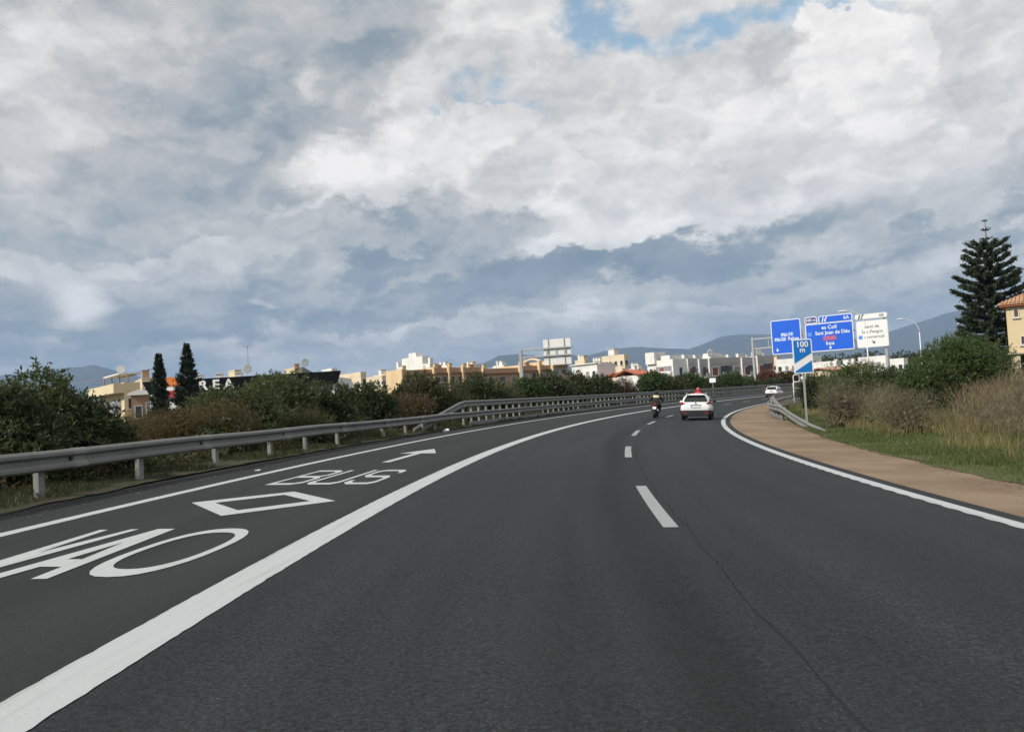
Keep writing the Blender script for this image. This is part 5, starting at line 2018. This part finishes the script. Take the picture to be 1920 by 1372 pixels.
# ------------------------------------------------------------------ small roadside things
p = at(1336, 713, 112)
o = empty('roadside_plate', (p.x, p.y, 0.4), -heading(105), 'small blank white plate on a post behind the barrier above the white car', 'sign')
part('post', (0, .04, (p.z - .4) / 2), (.06, .05, p.z - .4), M['steel'], o)
part('plate', (0, 0, p.z - .4), (.85, .03, .58), M['sign_white'], o, .01)
for (u0, v0, u1, v1, lab) in ((1487, 716, 1512, 730, 'lower and larger white pipe frame behind the right guardrail'), (1487, 703, 1498, 712, 'smaller white pipe frame above the larger one behind the right guardrail')):
    D = 70 if v0 > 710 else 84
    a = at(u0, v0, D)
    b2 = at(u1, v0, D)
    gz_ = float(ground_z([a.x], [a.y])[0])
    o = empty('pipe_frame', (a.x, a.y, gz_), 0, lab, 'pipe frame', 'white pipe frames')
    H = a.z - gz_
    L2 = (b2 - a).length
    MB().tube([(0, 0, 0), (0, 0, H - .12), (.10, 0, H), (L2 * .5, 0, H), (L2, 0, H)], .045, 8).build('bent_pipe', M['sign_white'], o)
    MB().tube([(L2, .0, H), (L2, .0, 0)], .045, 8).build('rear_leg', M['steel'], o)
# litter by the guardrail
b = rp(34.2, -6.95)
o = MB()
rl = random.Random(3)
rings = []
for j, (rr_, zz) in enumerate(((.26, 0), (.24, .08), (.15, .15), (.05, .17))):
    rings.append([Vector((rr_ * rl.uniform(.7, 1.3) * math.cos(a), .6 * rr_ * rl.uniform(.7, 1.3) * math.sin(a), zz * rl.uniform(.7, 1.2))) for a in np.linspace(0, 2 * PI, 9, endpoint=False)])
o = o.loft(rings, False).build('litter_bag', M['sign_white'])
o.location = (b.x, b.y, b.z + .01)
o.scale = (.6, .6, .6)
tag(o, 'crumpled white plastic litter on the verge below the guardrail ramp', 'litter')
b = rp(16.3, -6.35)
o = MB().box((0, 0, .015), (.10, .06, .015)).box((.03, .02, .02), (.05, .03, .02)).build('paper_scrap', M['sign_white'])
o.location = (b.x, b.y, b.z)
tag(o, 'small white paper scrap beside the left edge line', 'litter')
rs = np.random.default_rng(91)
nS = 3600
S = rs.uniform(7, 60, nS)
d = ge(S) - .02 - np.abs(rs.normal(0, .28, nS)) * rs.choice([-.3, 1.0], nS)
P = road(S, d, .012)
a = unit(rs, nS)
a[:, 2] *= .2
bb = np.cross(a, unit(rs, nS))
bb[:, 2] *= .2
V, Fq = cards(P, a * rs.uniform(.01, .05, (nS, 1)), bb * .018)
tag(np_mesh('leaf_litter', V, Fq, GREEN['brown']), 'dead leaves and crumbs along the grass edge of the brown shoulder', 'leaf litter', kind='stuff')
nS = 1400
S = rs.uniform(7, 60, nS)
d = -6.75 + rs.normal(0, .22, nS)
P = road(S, d, .006)
V, Fq = cards(P, unit(rs, nS) * np.array([1, 1, .2]) * rs.uniform(.008, .035, (nS, 1)), unit(rs, nS) * np.array([1, 1, .2]) * .016)
tag(np_mesh('leaf_litter', V, Fq, GREEN['dry']), 'dry leaves and grit along the left road margin below the guardrail', 'leaf litter', kind='stuff')
cable = MB().tube([at(120, 722, 85), at(190, 712, 85), at(240, 702, 85), at(285, 691, 85)], .03, 5).build('overhead_cable', M['antenna'])
tag(cable, 'thin dark overhead cable rising above the yellow flats', 'cable')


# ------------------------------------------------------------------ vehicles
def sec(y, hw, z0, z1, n=20, p=3.2, wtop=.9):
    "rounded car cross-section ring at y"
    o = []
    cz, hzv = (z0 + z1) / 2, (z1 - z0) / 2
    for k in range(n):
        a = 2 * PI * k / n
        c, s_ = math.cos(a), math.sin(a)
        zz = math.copysign(abs(s_) ** (2 / p), s_)
        ww = hw * (1 - (1 - wtop) * max(zz, 0) ** 2)
        o.append(Vector((ww * math.copysign(abs(c) ** (2 / p), c), y, cz + hzv * zz)))
    return o


def make_car():
    o = empty('car', (0, 0, 0))
    WP = M['white_paint']
    MB().loft([sec(-2.07, .66, .50, .92), sec(-2.02, .80, .42, 1.00), sec(-1.85, .865, .34, 1.05), sec(-1.2, .875, .30, 1.05), sec(0, .875, .28, 1.02),
               sec(1.0, .87, .30, .99), sec(1.6, .84, .32, .92), sec(1.95, .74, .36, .82), sec(2.08, .56, .42, .70)]).build('body', WP, o)
    MB().loft([sec(-1.98, .78, .90, 1.06, wtop=.97), sec(-1.86, .76, .90, 1.22, wtop=.93), sec(-1.68, .745, .9, 1.44, wtop=.84), sec(-1.5, .74, .9, 1.52, wtop=.80), sec(-.7, .75, .9, 1.56, wtop=.79),
               sec(.1, .75, .9, 1.53, wtop=.79), sec(.6, .74, .9, 1.36, wtop=.83), sec(1.15, .70, .88, 1.0, wtop=.95)]).build('cabin', WP, o)
    # rear window: lies on the sloped tailgate
    rw = MB()
    rw.prism([(-.66, -2.005, 1.09), (.66, -2.005, 1.09), (.60, -1.86, 1.27), (.50, -1.715, 1.42), (-.50, -1.715, 1.42), (-.60, -1.86, 1.27)], (0, .05, .02))
    rw.build('rear_window', M['glass'], o)
    MB().box((0, -1.70, 1.475), (1.06, .26, .045)).build('roof_spoiler', WP, o, .015)
    MB().prism([(-.62, -2.075, .555), (.62, -2.075, .555), (.86, -1.93, .60), (.88, -1.6, .56), (.86, -1.6, .30), (.72, -2.04, .30), (-.72, -2.04, .30), (-.86, -1.6, .30), (-.88, -1.6, .56), (-.86, -1.93, .60)], (0, 0, 0.0001)) if False else None
    bp = MB()
    bp.loft([[Vector((x * k, y + dy, z)) for x, y, dy in ((-.87, -1.55, 0), (-.855, -1.90, 0), (-.70, -2.09, 0), (.70, -2.09, 0), (.855, -1.90, 0), (.87, -1.55, 0))] for z, k in ((.27, .93), (.36, 1.0), (.54, 1.01), (.58, .985))], smooth=False)
    bp.build('bumper', M['black_plastic'], o)
    for s_ in (-1, 1):
        tl = MB().prism([(s_ * .86, -1.93, .93), (s_ * .845, -1.95, 1.06), (s_ * .76, -2.02, 1.085), (s_ * .62, -2.055, 1.00), (s_ * .60, -2.06, .945)], (0, .09, 0)).build('tail_light', M['red_light'], o)
        MB().box((s_ * .60, -2.098, .43), (.22, .02, .06)).build('reflector', M['red_light'], o)
        MB().prism([(s_ * .755, -1.35, 1.08), (s_ * .755, .62, 1.06), (s_ * .66, .15, 1.40), (s_ * .65, -1.2, 1.42)], (s_ * .012, 0, 0)).build('side_window', M['glass'], o)
        mr = MB().loft([sec(.74, .02, 1.02, 1.08), sec(.78, .10, .98, 1.12), sec(.88, .10, .98, 1.12), sec(.95, .03, 1.02, 1.08)])
        mo = mr.build('mirror', M['black_plastic'] if s_ > 0 else WP, o)
        mo.location = (s_ * .97, -.25, .0)
        MB().tube([(s_ * .55, -1.25, 1.50), (s_ * .56, -1.15, 1.585), (s_ * .57, .0, 1.60), (s_ * .56, .25, 1.51)], .018, 6).build('roof_rail', M['chrome'], o)
        for y in (-1.28, 1.28):
            t_ = MB().torus((s_ * .765, y, .325), .235, .092, nu=24, rx=.105).build('tyre', M['dark'], o)
            MB().tube([(s_ * .70, y, .325), (s_ * .82, y, .325)], .19, 16).build('rim', M['chrome'], t_)
        MB().box((s_ * .62, 2.0, .72), (.3, .14, .12)).build('headlight', M['chrome'], o, .02)
    MB().box((0, -2.085, .905), (.62, .03, .022)).build('tailgate_trim', M['chrome'], o)
    pl_ = MB().box((0, -2.093, .80), (.52, .015, .11)).build('number_plate', M['plate'], o)
    MB().box((-.235, -2.103, .80), (.04, .006, .10)).build('blue_band', M['sign_blue'], pl_)
    MB().tube([(0, -2.085, 1.00), (0, -2.10, 1.00)], .05, 12).build('badge', M['chrome'], o)
    MB().prism([(-.66, 1.02, 1.03), (.66, 1.02, 1.03), (.55, .40, 1.44), (-.55, .40, 1.44)], (0, .02, .02)).build('windscreen', M['glass'], o)
    MB().box((0, 0, .27), (1.5, 3.4, .08)).build('underbody', M['dark'], o)
    return o


def place(o, S, d, extra=0.0, bank=True):
    p = rp(S, d)
    o.location = p
    o.rotation_euler = (0, (B0 + B1 * S) if bank else 0, -heading(S) + extra)
    return o


car = make_car()
tag(car, 'white crossover car seen from behind in the right lane with dark rear window', 'car', 'white cars on the road')
place(car, 46.7, 3.28)
car.scale = (.92, .92, .90)
car2 = copy_tree(car)
tag(car2, 'distant white car half hidden by the right guardrail at the end of the bend', 'car')
place(car2, 112, .75)
car2.scale = (.92, .92, .92)


def make_bike(paint, lab):
    o = empty('motorcycle', (0, 0, 0))
    for y, w in ((-.70, .10), (.72, .07)):
        t_ = MB().torus((0, y, .31), .235, .075, nu=28, rx=w).build('tyre', M['dark'], o)
        MB().torus((0, y, .31), .17, .02, nu=20, rx=.04).build('rim', M['black_plastic'], t_)
    mb = MB()
    mb.loft([sec(-.98, .05, .84, .90, 12), sec(-.85, .11, .78, .95, 12), sec(-.5, .14, .72, .92, 12), sec(-.2, .14, .66, .86, 12)])
    mb.build('tail_unit', paint, o)
    MB().loft([sec(-.65, .12, .86, .95, 12), sec(-.3, .16, .80, .88, 12), sec(.05, .12, .78, .90, 12)]).build('seat', M['dark'], o)
    MB().loft([sec(-.02, .10, .78, .92, 12), sec(.15, .17, .74, 1.02, 12), sec(.40, .16, .74, 1.04, 12), sec(.56, .10, .80, .98, 12)]).build('fuel_tank', paint, o)
    MB().loft([sec(-.25, .14, .32, .70, 12), sec(.1, .20, .28, .74, 12), sec(.4, .16, .34, .70, 12)]).build('engine', M['black_plastic'], o)
    MB().loft([sec(.50, .16, .74, 1.06, 12), sec(.75, .20, .78, 1.16, 12), sec(.95, .10, .84, 1.04, 12)]).build('front_fairing', paint, o)
    for s_ in (-1, 1):
        MB().tube([(s_ * .10, -.15, .45), (s_ * .10, -.70, .31)], .03, 6).build('swingarm', M['black_plastic'], o)
        MB().tube([(s_ * .10, .52, .98), (s_ * .09, .72, .31)], .028, 8).build('fork', M['chrome'], o)
        MB().tube([(s_ * .05, .45, 1.06), (s_ * .22, .40, 1.10), (s_ * .38, .30, 1.06)], .016, 6).build('handlebar', M['black_plastic'], o)
        MB().tube([(s_ * .30, .40, 1.08), (s_ * .40, .44, 1.20)], .01, 5).box((s_ * .42, .44, 1.22), (.12, .02, .07)).build('mirror', M['black_plastic'], o)
        MB().box((s_ * .15, -.92, .80), (.05, .04, .035)).build('turn_signal', plain('amber', (.5, .18, .02), .4), o)
        MB().tube([(s_ * .12, -.22, .36), (s_ * .26, -.22, .34)], .02, 6).build('footpeg', M['chrome'], o)
    MB().tube([(.16, .1, .34), (.17, -.3, .38), (.18, -.72, .52)], [.03, .045, .055], 10).build('exhaust', M['chrome'], o)
    MB().box((0, -1.0, .86), (.17, .03, .06)).build('tail_light', M['red_light'], o)
    MB().box((0, -.98, .74), (.02, .10, .22)).build('plate_holder', M['black_plastic'], o)
    MB().box((0, -1.035, .645), (.22, .012, .17), Matrix.Rotation(R_(-18), 3, 'X')).build('number_plate', M['plate'], o)
    return o


def rider(jacket, trousers, helmet_mat, visible_band=None):
    "seated rider: one skinned body, clothes and helmet as children"
    o = empty('person', (0, 0, 0))
    J = {'pel': (0, -.35, .92), 'sp': (0, -.33, 1.10), 'ch': (0, -.26, 1.30), 'nk': (0, -.18, 1.44), 'hd': (0, -.12, 1.54)}
    chain = ['pel', 'sp', 'ch', 'nk', 'hd']
    rad = {'pel': (.165, .14), 'sp': (.155, .12), 'ch': (.185, .13), 'nk': (.07, .07), 'hd': (.085, .10)}
    names = list(chain)
    edges = [(i, i + 1) for i in range(4)]
    for s_, t in ((-1, 'l'), (1, 'r')):
        for n, p, r in (('sh', (s_ * .20, -.24, 1.36), .075), ('el', (s_ * .36, -.02, 1.16), .056), ('wr', (s_ * .36, .24, 1.09), .040),
                        ('hp', (s_ * .13, -.28, .88), .11), ('kn', (s_ * .25, .12, .74), .075), ('an', (s_ * .22, -.20, .44), .050), ('to', (s_ * .22, -.02, .36), .045)):
            J[n + t] = p
            rad[n + t] = (r, r)
            names.append(n + t)
        ix = {n: i for i, n in enumerate(names)}
        edges += [(ix['ch'], ix['sh' + t]), (ix['sh' + t], ix['el' + t]), (ix['el' + t], ix['wr' + t]),
                  (ix['pel'], ix['hp' + t]), (ix['hp' + t], ix['kn' + t]), (ix['kn' + t], ix['an' + t]), (ix['an' + t], ix['to' + t])]
    me = bpy.data.meshes.new('body')
    me.from_pydata([J[n] for n in names], edges, [])
    ob = link('body', me, jacket, o)
    sk = ob.modifiers.new('skin', 'SKIN')
    sk.use_smooth_shade = True
    for i, n in enumerate(names):
        me.skin_vertices[0].data[i].radius = rad[n]
    me.skin_vertices[0].data[0].use_root = True
    ss = ob.modifiers.new('sub', 'SUBSURF')
    ss.levels = 1
    ss.render_levels = 2
    # helmet with visor
    hm = MB().sphere((0, -.10, 1.60), (.125, .155, .145), 16, 10).build('helmet', helmet_mat, o)
    MB().loft([[Vector((.127 * math.sin(a) * k, -.10 + .158 * math.cos(a) * k, z)) for a in np.linspace(-1.1, 1.1, 9)] + [Vector((.10 * math.sin(a), -.10 + .12 * math.cos(a), z)) for a in np.linspace(1.1, -1.1, 9)] for z, k in ((1.56, 1.0), (1.64, .985))]).build('visor', M['glass'], hm)
    # trousers and boots over the legs
    for s_ in (-1, 1):
        MB().tube([(s_ * .09, -.36, .92), (s_ * .15, -.20, .87), (s_ * .25, .12, .75), (s_ * .24, .05, .66), (s_ * .225, -.18, .46)], [.14, .13, .092, .085, .065], 10).build('trouser_leg', trousers, o)
        MB().tube([(s_ * .22, -.20, .48), (s_ * .22, -.20, .38), (s_ * .22, -.06, .355), (s_ * .22, .06, .345)], [.065, .062, .055, .04], 8).build('boot', M['dark'], o)
        g = MB()
        g.tube([(s_ * .36, .22, 1.095), (s_ * .355, .31, 1.085)], [.04, .045], 8)
        for f in range(4):
            x = s_ * (.325 + f * .022)
            ln = (.9, 1.05, 1.0, .85)[f]
            g.tube([(x, .30, 1.09), (x, .30 + .045 * ln, 1.085), (x, .30 + .05 * ln, 1.05), (x, .30 + .015, 1.035)], .0095, 5)
        g.tube([(s_ * .315, .25, 1.085), (s_ * .30, .29, 1.06), (s_ * .315, .32, 1.04)], .011, 5)
        g.build('glove', M['dark'], o)
    if visible_band is not None:
        rings = []
        for z, wx, wy, yc in ((1.27, .205, .145, -.27), (1.31, .215, .150, -.255), (1.37, .235, .145, -.24), (1.42, .19, .12, -.22)):
            rings.append([Vector((wx * math.cos(a), yc + wy * math.sin(a), z)) for a in np.linspace(0, 2 * PI, 16, endpoint=False)])
        MB().loft(rings).build('vest_yoke', visible_band, o)
    return o


bk = make_bike(plain('bike_maroon', (.10, .012, .018), .35, .2, 3), '')
tag(bk, 'dark red motorcycle leaning right, left of the white car', 'motorcycle', 'motorcycles on the road')
place(bk, 49.9, .66)
bk.scale = (.93, .93, .93)
bk.rotation_euler.y += R_(4)
rd = rider(plain('jacket_black', (.020, .021, .026), .8, .3, 4), plain('trouser_black', (.022, .022, .026), .85, .2, 4), plain('helmet_black', (.015, .015, .016), .3), plain('hi_vis_yellow', (.60, .55, .30), .7, .1, 4))
tag(rd, 'person in black with a pale yellow shoulder band riding the dark red motorcycle', 'person', 'motorcyclists')
place(rd, 49.9, .66)
rd.scale = (.93, .93, .93)
rd.rotation_euler.y += R_(4)
S_r = 57.5
d_r = find(lambda d: proj(rp(S_r, d, 1.4))[0], -2, 5, 1308)
bk2 = copy_tree(bk)
tag(bk2, 'motorcycle almost hidden in front of the white car', 'motorcycle')
place(bk2, S_r, d_r)
bk2.scale = (1, 1, 1)
rd2 = rider(plain('jacket_red', (.52, .03, .05), .75, .2, 4), plain('trouser_dark', (.03, .03, .035), .85, .2, 4), plain('helmet_red', (.55, .08, .09), .35))
tag(rd2, 'person in a red jacket and helmet showing just above the white car roof', 'person', 'motorcyclists')
place(rd2, S_r, d_r)

# ------------------------------------------------------------------ haze
hm_, HN, hb = new_mat('haze')
hm_.node_tree.nodes.remove(hb)
pv = HN.new('ShaderNodeVolumePrincipled')
pv.inputs['Color'].default_value = (0.46, 0.66, 0.98, 1)
pv.inputs['Density'].default_value = 8.5e-05
pv.inputs['Anisotropy'].default_value = 0.0
hm_.node_tree.links.new(pv.outputs[0], hm_.node_tree.nodes['Material Output'].inputs['Volume'])
top_z = 30.0
low_z = -5.0
for ob in bpy.data.objects:
    if ob.type == 'MESH' and ob.name.startswith(('hills', 'ground')):
        zs = np.empty(len(ob.data.vertices) * 3, np.float32)
        ob.data.vertices.foreach_get('co', zs)
        top_z = max(top_z, float(zs[2::3].max()))
        low_z = min(low_z, float(zs[2::3].min()))
hz_ = MB().box((0, 0, (top_z + 25 + low_z - 1) / 2), (25600, 25600, top_z + 25 - (low_z - 1))).build('haze', hm_)
tag(hz_, 'thin blue haze veiling the distant hills', 'haze', kind='stuff')
